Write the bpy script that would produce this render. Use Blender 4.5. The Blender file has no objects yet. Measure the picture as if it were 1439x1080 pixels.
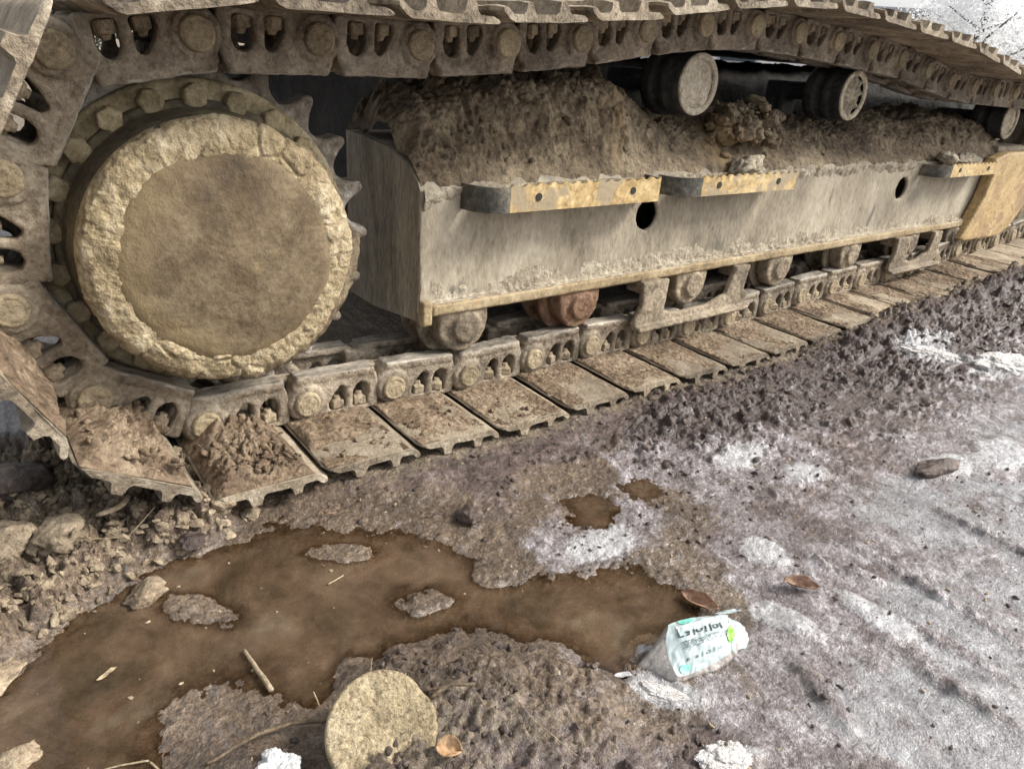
import bpy, bmesh, math, random
import numpy as np
from mathutils import Matrix, Vector

random.seed(7)
rng = np.random.default_rng(11)
scene = bpy.context.scene
COL = scene.collection

# ------------------------------------------------------------------ camera
CAM = (-0.3294, -1.3925, 0.7568)
YAW, PITCH, ROLL, FPX = 0.6802, -0.4327, 0.0801, 1010.15
def cam_axes():
    cy, sy = math.cos(YAW), math.sin(YAW)
    f = Vector((sy*math.cos(PITCH), cy*math.cos(PITCH), math.sin(PITCH)))
    r = Vector((cy, -sy, 0)); u = r.cross(f)
    r2 = math.cos(ROLL)*r + math.sin(ROLL)*u
    u2 = -math.sin(ROLL)*r + math.cos(ROLL)*u
    return r2, u2, f
_r, _u, _f = cam_axes()
cam_data = bpy.data.cameras.new('camera')
cam_data.sensor_width = 36.0
cam_data.lens = 36.0*FPX/1439.0
cam_data.clip_start = 0.02
cam_data.clip_end = 2000
cam = bpy.data.objects.new('camera', cam_data); COL.objects.link(cam)
M = Matrix.Identity(4)
for i in range(3):
    M[i][0] = _r[i]; M[i][1] = _u[i]; M[i][2] = -_f[i]; M[i][3] = CAM[i]
cam.matrix_world = M
scene.camera = cam

# ------------------------------------------------------------------ world, sun, exposure
SUN_DIR = Vector((0.62, -0.42, 0.66)).normalized()      # towards the sun
world = bpy.data.worlds.new('World'); scene.world = world; world.use_nodes = True
wn = world.node_tree.nodes; wl = world.node_tree.links
for n in list(wn): wn.remove(n)
sky = wn.new('ShaderNodeTexSky'); sky.sky_type = 'NISHITA'; sky.sun_disc = False
sky.sun_elevation = math.asin(SUN_DIR.z)
sky.sun_rotation = math.atan2(SUN_DIR.x, SUN_DIR.y)
sky.dust_density = 4.0; sky.air_density = 1.0; sky.ozone_density = 1.0
hs = wn.new('ShaderNodeHueSaturation'); hs.inputs['Saturation'].default_value = 0.22
bg = wn.new('ShaderNodeBackground'); bg.inputs['Strength'].default_value = 0.13
wo = wn.new('ShaderNodeOutputWorld')
wl.new(sky.outputs[0], hs.inputs['Color']); wl.new(hs.outputs[0], bg.inputs[0]); wl.new(bg.outputs[0], wo.inputs[0])
sd = bpy.data.lights.new('sun', 'SUN'); sd.energy = 2.1; sd.angle = math.radians(14); sd.color = (1.0, 0.95, 0.87)
sun = bpy.data.objects.new('sun', sd); COL.objects.link(sun)
sun.rotation_euler = SUN_DIR.to_track_quat('Z', 'Y').to_euler()
scene.view_settings.view_transform = 'Standard'
scene.view_settings.look = 'None'
scene.view_settings.exposure = 0.97
scene.view_settings.gamma = 1.0
scene.cycles.max_bounces = 7; scene.cycles.diffuse_bounces = 3; scene.cycles.transparent_max_bounces = 8

# ------------------------------------------------------------------ noise (numpy)
def _hash(ix, iy, iz, seed):
    h = (ix.astype(np.uint32)*np.uint32(374761393) + iy.astype(np.uint32)*np.uint32(668265263)
         + iz.astype(np.uint32)*np.uint32(2147483647) + np.uint32((seed*974634777 + 12345) & 0xffffffff))
    h = (h ^ (h >> np.uint32(13)))*np.uint32(1274126177)
    h = (h ^ (h >> np.uint32(16)))*np.uint32(2246822519)
    return h ^ (h >> np.uint32(15))
def _rnd(ix, iy, iz, seed): return _hash(ix, iy, iz, seed).astype(np.float64)/4294967295.0
def vnoise(P, seed=0):
    """smooth value noise in -1..1; P is (N,3)"""
    P = np.asarray(P, float); I = np.floor(P).astype(np.int64); F = P - I
    W = F*F*F*(F*(F*6-15)+10); out = 0
    for dx in (0, 1):
        wx = W[:, 0] if dx else 1-W[:, 0]
        for dy in (0, 1):
            wy = W[:, 1] if dy else 1-W[:, 1]
            for dz in (0, 1):
                wz = W[:, 2] if dz else 1-W[:, 2]
                out = out + wx*wy*wz*_rnd(I[:, 0]+dx, I[:, 1]+dy, I[:, 2]+dz, seed)
    return out*2-1
def fbm(P, scale, octv=4, seed=0, gain=0.5):
    P = np.asarray(P, float)*scale; a = 1.0; s = 0; t = 0
    for k in range(octv):
        s = s + a*vnoise(P, seed+k*17); t += a; a *= gain; P = P*2.03+7.7
    return s/t
def n2(X, Y, scale, octv=4, seed=0, gain=0.5):
    return fbm(np.stack([X, Y, np.zeros_like(X)+0.37], 1), scale, octv, seed, gain)
def cell2(X, Y, scale, seed=0):
    """2-D cells: returns distance to nearest centre (0..~1), its random, and distance to 2nd"""
    x = X*scale; y = Y*scale; ix = np.floor(x).astype(np.int64); iy = np.floor(y).astype(np.int64)
    d1 = np.full(x.shape, 9.0); d2 = np.full(x.shape, 9.0); r1 = np.zeros(x.shape); z = np.zeros_like(ix)
    for dx in (-1, 0, 1):
        for dy in (-1, 0, 1):
            cx = ix+dx; cy = iy+dy
            px = cx+_rnd(cx, cy, z, seed); py = cy+_rnd(cx, cy, z, seed+5)
            d = np.hypot(px-x, py-y); m = d < d1
            d2 = np.where(m, d1, np.minimum(d2, d)); r1 = np.where(m, _rnd(cx, cy, z, seed+9), r1); d1 = np.where(m, d, d1)
    return d1, r1, d2
def facet2(X, Y, scale, seed=0):
    """chopped angular lumps 0..~1: every cell is a tilted facet with a dropped edge"""
    x = X*scale; y = Y*scale; ix = np.floor(x).astype(np.int64); iy = np.floor(y).astype(np.int64); z = np.zeros_like(ix)
    d1 = np.full(x.shape, 9.0); d2 = np.full(x.shape, 9.0); hh = np.zeros(x.shape)
    for dx in (-1, 0, 1):
        for dy in (-1, 0, 1):
            cx = ix+dx; cy = iy+dy
            ox = x-cx-_rnd(cx, cy, z, seed); oy = y-cy-_rnd(cx, cy, z, seed+5); d = np.hypot(ox, oy); m = d < d1
            v = _rnd(cx, cy, z, seed+9)**1.5+(_rnd(cx, cy, z, seed+11)-0.5)*1.1*ox+(_rnd(cx, cy, z, seed+13)-0.5)*1.1*oy
            d2 = np.where(m, d1, np.minimum(d2, d)); hh = np.where(m, v, hh); d1 = np.where(m, d, d1)
    return hh*sstep(0.0, 0.28, d2-d1)
def sstep(a, b, x):
    t = np.clip((x-a)/(b-a), 0, 1); return t*t*(3-2*t)

# ------------------------------------------------------------------ materials
MATS = {}
def nodemat(name):
    m = bpy.data.materials.new(name); m.use_nodes = True
    nt = m.node_tree; b = nt.nodes['Principled BSDF']; MATS[name] = m
    return m, nt, b
def N(nt, typ, **kw):
    n = nt.nodes.new(typ)
    for k, v in kw.items():
        if k in n.inputs: n.inputs[k].default_value = v
        else: setattr(n, k, v)
    return n
def ramp(nt, fac, stops, interp='LINEAR'):
    r = nt.nodes.new('ShaderNodeValToRGB'); e = r.color_ramp.elements; r.color_ramp.interpolation = interp
    while len(e) < len(stops): e.new(0.5)
    for el, (p, c) in zip(e, stops):
        el.position = p; el.color = (*c, 1) if len(c) == 3 else c
    nt.links.new(fac, r.inputs[0]); return r
def mixc(nt, fac, a, b, mode='MIX'):
    m = nt.nodes.new('ShaderNodeMix'); m.data_type = 'RGBA'; m.blend_type = mode
    def setin(sock, v):
        if hasattr(v, 'links') or hasattr(v, 'is_linked'): nt.links.new(v, sock)
        else: sock.default_value = (*v, 1) if isinstance(v, tuple) else v
    if hasattr(fac, 'is_linked'): nt.links.new(fac, m.inputs[0])
    else: m.inputs[0].default_value = fac
    setin(m.inputs[6], a); setin(m.inputs[7], b)
    return m.outputs[2]
def mathn(nt, op, a, b=None, clamp=False):
    m = nt.nodes.new('ShaderNodeMath'); m.operation = op; m.use_clamp = clamp
    for i, v in enumerate((a, b)):
        if v is None: continue
        if hasattr(v, 'is_linked'): nt.links.new(v, m.inputs[i])
        else: m.inputs[i].default_value = v
    return m.outputs[0]
def coords(nt, per_object=True, stretch=None):
    tc = nt.nodes.new('ShaderNodeTexCoord'); out = tc.outputs['Object']
    if per_object:
        oi = nt.nodes.new('ShaderNodeObjectInfo')
        c = nt.nodes.new('ShaderNodeCombineXYZ')
        r = mathn(nt, 'MULTIPLY', oi.outputs['Random'], 37.0)
        for i in range(3): nt.links.new(r, c.inputs[i])
        a = nt.nodes.new('ShaderNodeVectorMath'); a.operation = 'ADD'
        nt.links.new(out, a.inputs[0]); nt.links.new(c.outputs[0], a.inputs[1]); out = a.outputs[0]
    if stretch:
        mp = nt.nodes.new('ShaderNodeMapping'); mp.inputs['Scale'].default_value = stretch
        nt.links.new(out, mp.inputs[0]); out = mp.outputs[0]
    return out
def noise(nt, vec, scale, detail=6, rough=0.6, dist=0.0):
    n = nt.nodes.new('ShaderNodeTexNoise'); n.inputs['Scale'].default_value = scale
    n.inputs['Detail'].default_value = detail; n.inputs['Roughness'].default_value = rough
    n.inputs['Distortion'].default_value = dist
    nt.links.new(vec, n.inputs['Vector']); return n.outputs['Fac']
def bumps(nt, b, hs_, dist=0.004, strength=0.6):
    """hs_: list of (height socket, weight)"""
    tot = None
    for h, w in hs_:
        v = mathn(nt, 'MULTIPLY', h, w); tot = v if tot is None else mathn(nt, 'ADD', tot, v)
    bp = nt.nodes.new('ShaderNodeBump'); bp.inputs['Strength'].default_value = strength; bp.inputs['Distance'].default_value = dist
    nt.links.new(tot, bp.inputs['Height']); nt.links.new(bp.outputs[0], b.inputs['Normal'])

def mudmat(name, dark, mid, light, big=6.0, fine=70.0, rough=(0.62, 0.95), bump=0.004, dust=None, dustamt=0.5, metal=None, stretch=None, spots=None, per_object=True, speck=0.5):
    m, nt, b = nodemat(name); v = coords(nt, per_object, stretch)
    nb = noise(nt, v, big, 5, 0.62, 0.6); nf = noise(nt, v, fine, 6, 0.68); nm = noise(nt, v, big*4.3, 5, 0.6)
    f = mathn(nt, 'ADD', mathn(nt, 'MULTIPLY', nb, 0.55), mathn(nt, 'ADD', mathn(nt, 'MULTIPLY', nm, 0.28), mathn(nt, 'MULTIPLY', nf, 0.17)))
    r = ramp(nt, f, [(0.36, dark), (0.49, mid), (0.62, light)])
    c = r.outputs[0]
    # fine dark and pale specks of grit
    g = ramp(nt, nf, [(0.33, (0.30, 0.27, 0.25)), (0.47, (0.95, 0.95, 0.95)), (0.56, (1.05, 1.05, 1.05)), (0.70, (1.6, 1.58, 1.54))])
    c = mixc(nt, speck, c, g.outputs[0], 'MULTIPLY')
    if spots:
        ns = noise(nt, v, spots[1], 4, 0.65, 0.4)
        sm = ramp(nt, ns, [(spots[2], (0, 0, 0)), (spots[2]+0.06, (1, 1, 1))])
        c = mixc(nt, sm.outputs[0], c, spots[0])
    if dust:
        ge = nt.nodes.new('ShaderNodeNewGeometry'); sx = nt.nodes.new('ShaderNodeSeparateXYZ')
        nt.links.new(ge.outputs['Normal'], sx.inputs[0])
        d = mathn(nt, 'MULTIPLY', mathn(nt, 'MULTIPLY', mathn(nt, 'MAXIMUM', sx.outputs[2], 0.0), nm), 2*dustamt, True)
        c = mixc(nt, d, c, dust)
    if per_object:
        oi = nt.nodes.new('ShaderNodeObjectInfo'); tn = ramp(nt, oi.outputs['Random'], [(0.0, (0.72, 0.70, 0.68)), (0.5, (1.0, 0.99, 0.97)), (1.0, (1.16, 1.13, 1.08))])
        c = mixc(nt, 1.0, c, tn.outputs[0], 'MULTIPLY')
    nt.links.new(c, b.inputs['Base Color'])
    rr = nt.nodes.new('ShaderNodeMapRange'); nt.links.new(nm, rr.inputs[0])
    rr.inputs[1].default_value = 0.3; rr.inputs[2].default_value = 0.7; rr.inputs[3].default_value = rough[0]; rr.inputs[4].default_value = rough[1]
    nt.links.new(rr.outputs[0], b.inputs['Roughness'])
    if metal: b.inputs['Metallic'].default_value = metal
    b.inputs['Specular IOR Level'].default_value = 0.3
    nx = noise(nt, v, fine*2.7, 4, 0.7)
    bumps(nt, b, [(nf, 0.7), (nm, 1.0), (nx, 0.25)], bump*1.7, 1.0)
    return m
mudmat('rail_steel', (0.10, 0.09, 0.075), (0.25, 0.225, 0.19), (0.42, 0.385, 0.335), 9, 90, rough=(0.35, 0.65), bump=0.003, metal=0.15, stretch=(0.3, 1, 1))
mudmat('link', (0.075, 0.060, 0.045), (0.235, 0.193, 0.145), (0.43, 0.375, 0.295), 7, 90, bump=0.005, dust=(0.38, 0.33, 0.255), dustamt=0.35)
mudmat('shoe', (0.08, 0.064, 0.047), (0.265, 0.218, 0.16), (0.48, 0.42, 0.33), 8, 110, bump=0.005, dust=(0.36, 0.30, 0.22), dustamt=0.4)
mudmat('pin', (0.17, 0.135, 0.085), (0.33, 0.27, 0.18), (0.44, 0.37, 0.25), 14, 120, bump=0.003)
mudmat('nut', (0.12, 0.095, 0.065), (0.28, 0.225, 0.155), (0.42, 0.35, 0.25), 16, 140, bump=0.003)
mudmat('plate', (0.17, 0.143, 0.104), (0.305, 0.262, 0.196), (0.44, 0.388, 0.298), 3.0, 60, bump=0.002, stretch=(1.3, 1, 0.6), spots=((0.15, 0.135, 0.11), 4.0, 0.62), per_object=False, speck=0.28)
mudmat('plate_dark', (0.13, 0.108, 0.078), (0.26, 0.22, 0.165), (0.38, 0.33, 0.25), 5, 60, bump=0.003, stretch=(1, 2.2, 0.5))
mudmat('flange', (0.19, 0.14, 0.08), (0.34, 0.26, 0.15), (0.46, 0.38, 0.25), 5, 80, bump=0.003, spots=((0.36, 0.17, 0.07), 7, 0.64), per_object=False)
mudmat('yellow', (0.27, 0.19, 0.09), (0.45, 0.315, 0.14), (0.56, 0.43, 0.23), 7, 60, rough=(0.4, 0.7), bump=0.0015, spots=((0.33, 0.265, 0.17), 8, 0.54), per_object=False, speck=0.5)
mudmat('guard_paint', (0.24, 0.165, 0.085), (0.44, 0.31, 0.15), (0.56, 0.43, 0.24), 4, 60, rough=(0.5, 0.8), bump=0.002, spots=((0.30, 0.20, 0.115), 5, 0.54), per_object=False, speck=0.5)
mudmat('step_end_shade', (0.045, 0.045, 0.04), (0.10, 0.095, 0.08), (0.24, 0.21, 0.16), 8, 60, bump=0.002)  # shaded bent ends of the yellow steps, the shade put into the colour
mudmat('hub_crust', (0.17, 0.125, 0.07), (0.36, 0.285, 0.17), (0.57, 0.485, 0.34), 9, 80, bump=0.006, spots=((0.38, 0.22, 0.10), 9, 0.66), per_object=False)
mudmat('hub_cover', (0.085, 0.062, 0.038), (0.155, 0.114, 0.068), (0.24, 0.19, 0.12), 4, 90, bump=0.002, spots=((0.34, 0.27, 0.15), 4, 0.62), per_object=False, speck=0.3)
mudmat('hub_body', (0.05, 0.044, 0.034), (0.11, 0.093, 0.064), (0.22, 0.18, 0.115), 6, 70, bump=0.003)
mudmat('sprocket', (0.15, 0.12, 0.07), (0.31, 0.255, 0.155), (0.45, 0.385, 0.26), 9, 70, bump=0.004)
mudmat('tooth', (0.09, 0.075, 0.055), (0.22, 0.19, 0.15), (0.46, 0.43, 0.39), 9, 60, rough=(0.4, 0.7), bump=0.005, metal=0.15)
mudmat('roller', (0.10, 0.085, 0.065), (0.24, 0.195, 0.14), (0.40, 0.34, 0.25), 8, 70, bump=0.004)
mudmat('rust', (0.12, 0.06, 0.035), (0.27, 0.165, 0.105), (0.42, 0.30, 0.20), 10, 80, bump=0.004)
mudmat('carrier_side', (0.018, 0.019, 0.02), (0.04, 0.041, 0.042), (0.10, 0.095, 0.085), 8, 60, rough=(0.45, 0.8), bump=0.002)
mudmat('carrier_face', (0.30, 0.25, 0.18), (0.50, 0.44, 0.34), (0.62, 0.56, 0.46), 14, 90, bump=0.006)
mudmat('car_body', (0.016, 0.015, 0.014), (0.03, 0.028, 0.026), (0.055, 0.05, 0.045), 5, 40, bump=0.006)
mudmat('frame_mud', (0.065, 0.047, 0.031), (0.175, 0.132, 0.085), (0.34, 0.275, 0.185), 4.0, 60, bump=0.008, per_object=False, spots=((0.30, 0.215, 0.12), 3.0, 0.60), speck=0.75)
mudmat('pale_mud', (0.20, 0.165, 0.12), (0.345, 0.295, 0.22), (0.47, 0.415, 0.32), 8, 60, bump=0.006, per_object=False)
mudmat('soil', (0.075, 0.05, 0.032), (0.18, 0.128, 0.083), (0.33, 0.255, 0.175), 9, 90, bump=0.006, per_object=False, speck=0.8)
mudmat('clod', (0.10, 0.078, 0.054), (0.23, 0.185, 0.13), (0.37, 0.305, 0.22), 14, 100, bump=0.005)
mudmat('wet_clod', (0.04, 0.030, 0.026), (0.098, 0.075, 0.065), (0.21, 0.17, 0.15), 16, 100, rough=(0.3, 0.7), bump=0.004)
mudmat('stone', (0.17, 0.13, 0.09), (0.33, 0.26, 0.18), (0.48, 0.40, 0.29), 18, 120, bump=0.004)
mudmat('snow', (0.50, 0.48, 0.47), (0.70, 0.69, 0.69), (0.82, 0.82, 0.83), 30, 150, bump=0.006, rough=(0.35, 0.7), speck=0.5)
mudmat('disc', (0.18, 0.145, 0.09), (0.34, 0.28, 0.18), (0.50, 0.43, 0.30), 14, 190, bump=0.004, speck=0.9)
mudmat('twig', (0.06, 0.045, 0.03), (0.12, 0.09, 0.06), (0.22, 0.17, 0.115), 40, 200, bump=0.001)
mudmat('straw', (0.22, 0.17, 0.105), (0.34, 0.275, 0.18), (0.46, 0.39, 0.28), 40, 200, bump=0.001)
mudmat('leaf_brown', (0.16, 0.09, 0.06), (0.28, 0.17, 0.115), (0.42, 0.29, 0.21), 30, 150, bump=0.001, rough=(0.4, 0.7))
mudmat('leaf_orange', (0.42, 0.23, 0.11), (0.55, 0.34, 0.18), (0.62, 0.45, 0.28), 30, 150, bump=0.001)
mudmat('paper', (0.36, 0.37, 0.38), (0.52, 0.53, 0.545), (0.62, 0.63, 0.65), 30, 150, bump=0.002, rough=(0.5, 0.8), speck=0.2)
mudmat('packet_side', (0.34, 0.32, 0.30), (0.48, 0.46, 0.44), (0.60, 0.58, 0.56), 18, 120, bump=0.002, rough=(0.35, 0.6))
m = MATS['hub_cover']; nt = m.node_tree; b = nt.nodes['Principled BSDF']; v = coords(nt, False)
old = b.inputs['Base Color'].links[0].from_socket; sx = nt.nodes.new('ShaderNodeSeparateXYZ'); nt.links.new(v, sx.inputs[0])
rad = mathn(nt, 'SQRT', mathn(nt, 'ADD', mathn(nt, 'MULTIPLY', sx.outputs[0], sx.outputs[0]), mathn(nt, 'MULTIPLY', sx.outputs[2], sx.outputs[2])))
off_ = mathn(nt, 'SUBTRACT', mathn(nt, 'MULTIPLY', sx.outputs[0], -0.22), mathn(nt, 'MULTIPLY', sx.outputs[2], 0.10))
edge_ = mathn(nt, 'ADD', mathn(nt, 'ADD', rad, off_), mathn(nt, 'MULTIPLY', mathn(nt, 'SUBTRACT', noise(nt, v, 14, 6, 0.65, 0.4), 0.5), 0.12))
rm_ = ramp(nt, edge_, [(0.15, (0, 0, 0)), (0.215, (1, 1, 1))]).outputs[0]
c = mixc(nt, rm_, old, (0.25, 0.19, 0.105)); st_ = ramp(nt, noise(nt, v, 7, 6, 0.6, 1.5), [(0.44, (1, 1, 1)), (0.60, (0.62, 0.58, 0.55))]).outputs[0]
c = mixc(nt, 0.8, c, st_, 'MULTIPLY'); nt.links.new(c, b.inputs['Base Color'])
def plain(name, col, rough=0.5, spec=0.5, **kw):
    m, nt, b = nodemat(name); v = coords(nt)
    n = noise(nt, v, kw.get('scale', 40), 4, 0.6)
    r = ramp(nt, n, [(0.35, tuple(c*0.86 for c in col)), (0.65, tuple(min(1, c*1.08) for c in col))])
    nt.links.new(r.outputs[0], b.inputs['Base Color']); b.inputs['Roughness'].default_value = rough
    b.inputs['Specular IOR Level'].default_value = spec
    return m
plain('packet_film', (0.43, 0.51, 0.51), 0.32)
plain('print_mint', (0.22, 0.62, 0.52), 0.3)
plain('print_green', (0.22, 0.62, 0.07), 0.3)
plain('print_dark', (0.035, 0.045, 0.05), 0.35)
plain('print_grey', (0.10, 0.13, 0.14), 0.35)
plain('dark_hole', (0.02, 0.018, 0.016), 0.8)
plain('bark', (0.10, 0.085, 0.07), 0.9)
plain('leaf_dark', (0.04, 0.055, 0.035), 0.7)
m, nt, b = nodemat('leaf_frost'); nt.nodes.remove(b)
d1_ = N(nt, 'ShaderNodeBsdfDiffuse'); d1_.inputs[0].default_value = (0.95, 0.965, 0.98, 1); d2_ = N(nt, 'ShaderNodeBsdfTranslucent'); d2_.inputs[0].default_value = (0.95, 0.965, 0.98, 1); mm_ = N(nt, 'ShaderNodeMixShader')
nt.links.new(d1_.outputs[0], mm_.inputs[1]); nt.links.new(d2_.outputs[0], mm_.inputs[2]); nt.links.new(mm_.outputs[0], nt.nodes['Material Output'].inputs[0])
plain('white_wall', (0.78, 0.79, 0.80), 0.7)
plain('grey_roof', (0.45, 0.47, 0.5), 0.6)
plain('window_glass', (0.06, 0.08, 0.1), 0.1)

# puddle water: murky brown, clear surface
m, nt, b = nodemat('water'); nt.nodes.remove(b)
out = nt.nodes['Material Output']
v = coords(nt, False)
tr = N(nt, 'ShaderNodeBsdfTransparent'); tr.inputs[0].default_value = (0.78, 0.66, 0.51, 1)
df = N(nt, 'ShaderNodeBsdfDiffuse')
wn_ = noise(nt, v, 6.5, 8, 0.68, 1.2)
wr = ramp(nt, wn_, [(0.34, (0.10, 0.078, 0.05)), (0.44, (0.18, 0.128, 0.082)), (0.54, (0.26, 0.175, 0.115)), (0.68, (0.32, 0.255, 0.175))])
nt.links.new(wr.outputs[0], df.inputs[0])
mx = N(nt, 'ShaderNodeMixShader'); da = N(nt, 'ShaderNodeAttribute'); da.attribute_name = 'depth'
nt.links.new(mathn(nt, 'MULTIPLY', da.outputs['Fac'], 0.46, True), mx.inputs[0])
nt.links.new(tr.outputs[0], mx.inputs[1]); nt.links.new(df.outputs[0], mx.inputs[2])
gl = N(nt, 'ShaderNodeBsdfGlossy'); gl.inputs['Roughness'].default_value = 0.04
wb = N(nt, 'ShaderNodeBump'); wb.inputs['Strength'].default_value = 0.12; wb.inputs['Distance'].default_value = 0.002
nt.links.new(noise(nt, v, 30, 3, 0.5), wb.inputs['Height'])
fr = N(nt, 'ShaderNodeFresnel'); fr.inputs['IOR'].default_value = 1.33
nt.links.new(wb.outputs[0], gl.inputs['Normal']); nt.links.new(wb.outputs[0], fr.inputs['Normal'])
mx2 = N(nt, 'ShaderNodeMixShader'); nt.links.new(fr.outputs[0], mx2.inputs[0])
nt.links.new(mx.outputs[0], mx2.inputs[1]); nt.links.new(gl.outputs[0], mx2.inputs[2])
nt.links.new(mx2.outputs[0], out.inputs[0])

# ground: wet mud, dirty ice, snow (masks are where those materials lie)
m, nt, b = nodemat('ground'); v = coords(nt, False)
def attr(nm):
    a = nt.nodes.new('ShaderNodeAttribute'); a.attribute_name = nm; return a.outputs['Fac']
mps = nt.nodes.new('ShaderNodeMapping'); mps.inputs['Scale'].default_value = (1.0, 0.5, 1.0); mps.inputs['Rotation'].default_value = (0, 0, 0.15); nt.links.new(v, mps.inputs[0])
ns = noise(nt, mps.outputs[0], 26, 7, 0.68, 0.5)
n1 = noise(nt, v, 9, 6, 0.65, 0.5); nf = noise(nt, v, 130, 6, 0.7); nm = noise(nt, v, 42, 6, 0.66, 0.3); ng = noise(nt, v, 300, 4, 0.6)
mud = ramp(nt, mathn(nt, 'ADD', mathn(nt, 'MULTIPLY', n1, 0.5), mathn(nt, 'MULTIPLY', nm, 0.5)), [(0.37, (0.05, 0.034, 0.030)), (0.5, (0.128, 0.090, 0.080)), (0.62, (0.27, 0.21, 0.192))]).outputs[0]
dry = ramp(nt, mathn(nt, 'ADD', mathn(nt, 'MULTIPLY', n1, 0.4), mathn(nt, 'MULTIPLY', nf, 0.6)), [(0.36, (0.10, 0.078, 0.05)), (0.5, (0.215, 0.17, 0.115)), (0.64, (0.36, 0.295, 0.205))]).outputs[0]
ice = ramp(nt, mathn(nt, 'ADD', mathn(nt, 'MULTIPLY', ns, 0.6), mathn(nt, 'MULTIPLY', nf, 0.4)), [(0.38, (0.10, 0.078, 0.073)), (0.47, (0.22, 0.188, 0.186)), (0.54, (0.34, 0.305, 0.312)), (0.63, (0.56, 0.54, 0.55))]).outputs[0]
grey = ramp(nt, mathn(nt, 'ADD', mathn(nt, 'MULTIPLY', ns, 0.65), mathn(nt, 'MULTIPLY', nm, 0.35)), [(0.36, (0.16, 0.15, 0.15)), (0.46, (0.27, 0.26, 0.265)), (0.56, (0.37, 0.365, 0.375)), (0.66, (0.50, 0.50, 0.515))]).outputs[0]
def brk(a, lo, hi, nz=None):      # break a mask's edge up with noise
    x = mathn(nt, 'ADD', a, mathn(nt, 'MULTIPLY', mathn(nt, 'SUBTRACT', nz or nm, 0.5), 1.3))
    return ramp(nt, x, [(lo, (0, 0, 0)), (hi, (1, 1, 1))]).outputs[0]
chc = ramp(nt, mathn(nt, 'ADD', mathn(nt, 'MULTIPLY', nm, 0.5), mathn(nt, 'MULTIPLY', nf, 0.5)), [(0.38, (0.040, 0.028, 0.025)), (0.5, (0.088, 0.063, 0.057)), (0.62, (0.20, 0.155, 0.142))]).outputs[0]
c = mixc(nt, brk(attr('churn'), 0.35, 0.7), mud, chc)
c = mixc(nt, brk(attr('dry'), 0.35, 0.65), c, dry)
wetc = ramp(nt, mathn(nt, 'ADD', mathn(nt, 'MULTIPLY', n1, 0.5), mathn(nt, 'MULTIPLY', nf, 0.5)), [(0.38, (0.055, 0.038, 0.025)), (0.5, (0.14, 0.098, 0.065)), (0.62, (0.28, 0.21, 0.145))]).outputs[0]
c = mixc(nt, brk(attr('wet'), 0.3, 0.8), c, wetc)
nlow = noise(nt, mps.outputs[0], 7, 6, 0.62, 0.8)
icem = mathn(nt, 'MULTIPLY', brk(mathn(nt, 'ADD', attr('ice'), mathn(nt, 'MULTIPLY', mathn(nt, 'SUBTRACT', nlow, 0.5), 2.6)), 0.34, 0.80, ns), 0.92); c = mixc(nt, icem, c, ice)
gm = brk(mathn(nt, 'ADD', attr('grey'), mathn(nt, 'MULTIPLY', mathn(nt, 'SUBTRACT', nlow, 0.5), 1.6)), 0.42, 0.68); c = mixc(nt, gm, c, grey)
sm = mathn(nt, 'MULTIPLY', brk(attr('snow'), 0.32, 0.85, nf), 0.85); c = mixc(nt, sm, c, (0.60, 0.60, 0.61))
g = ramp(nt, nf, [(0.35, (0.3, 0.27, 0.26)), (0.48, (1, 1, 1)), (0.56, (1.05, 1.05, 1.05)), (0.68, (1.8, 1.76, 1.75))]).outputs[0]
g2 = ramp(nt, noise(nt, v, 240, 5, 0.75), [(0.36, (0.25, 0.22, 0.21)), (0.47, (0.95, 0.95, 0.95)), (0.55, (1.05, 1.05, 1.05)), (0.66, (2.0, 1.96, 1.95))]).outputs[0]
c = mixc(nt, 0.42, c, g, 'MULTIPLY'); c = mixc(nt, 0.45, c, g2, 'MULTIPLY')
nt.links.new(c, b.inputs['Base Color'])
rg = ramp(nt, mathn(nt, 'ADD', nm, mathn(nt, 'ADD', mathn(nt, 'MULTIPLY', attr('dry'), 0.45), mathn(nt, 'MULTIPLY', attr('churn'), 0.15))), [(0.36, (0.14, 0.14, 0.14)), (0.52, (0.30, 0.30, 0.30)), (0.75, (0.85, 0.85, 0.85))]).outputs[0]
nt.links.new(rg, b.inputs['Roughness']); b.inputs['Specular IOR Level'].default_value = 0.55
cw = mathn(nt, 'SUBTRACT', mathn(nt, 'SUBTRACT', 0.8, attr('dry')), mathn(nt, 'MULTIPLY', attr('churn'), 0.6), True); nt.links.new(cw, b.inputs['Coat Weight']); b.inputs['Coat Roughness'].default_value = 0.16
cb = nt.nodes.new('ShaderNodeBump'); cb.inputs['Strength'].default_value = 0.7; cb.inputs['Distance'].default_value = 0.006; nt.links.new(mathn(nt, 'ADD', nm, mathn(nt, 'MULTIPLY', nf, 0.35)), cb.inputs['Height']); nt.links.new(cb.outputs[0], b.inputs['Coat Normal'])
bumps(nt, b, [(nf, 0.7), (nm, 0.9), (ng, 0.4)], 0.012, 1.0)

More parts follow.
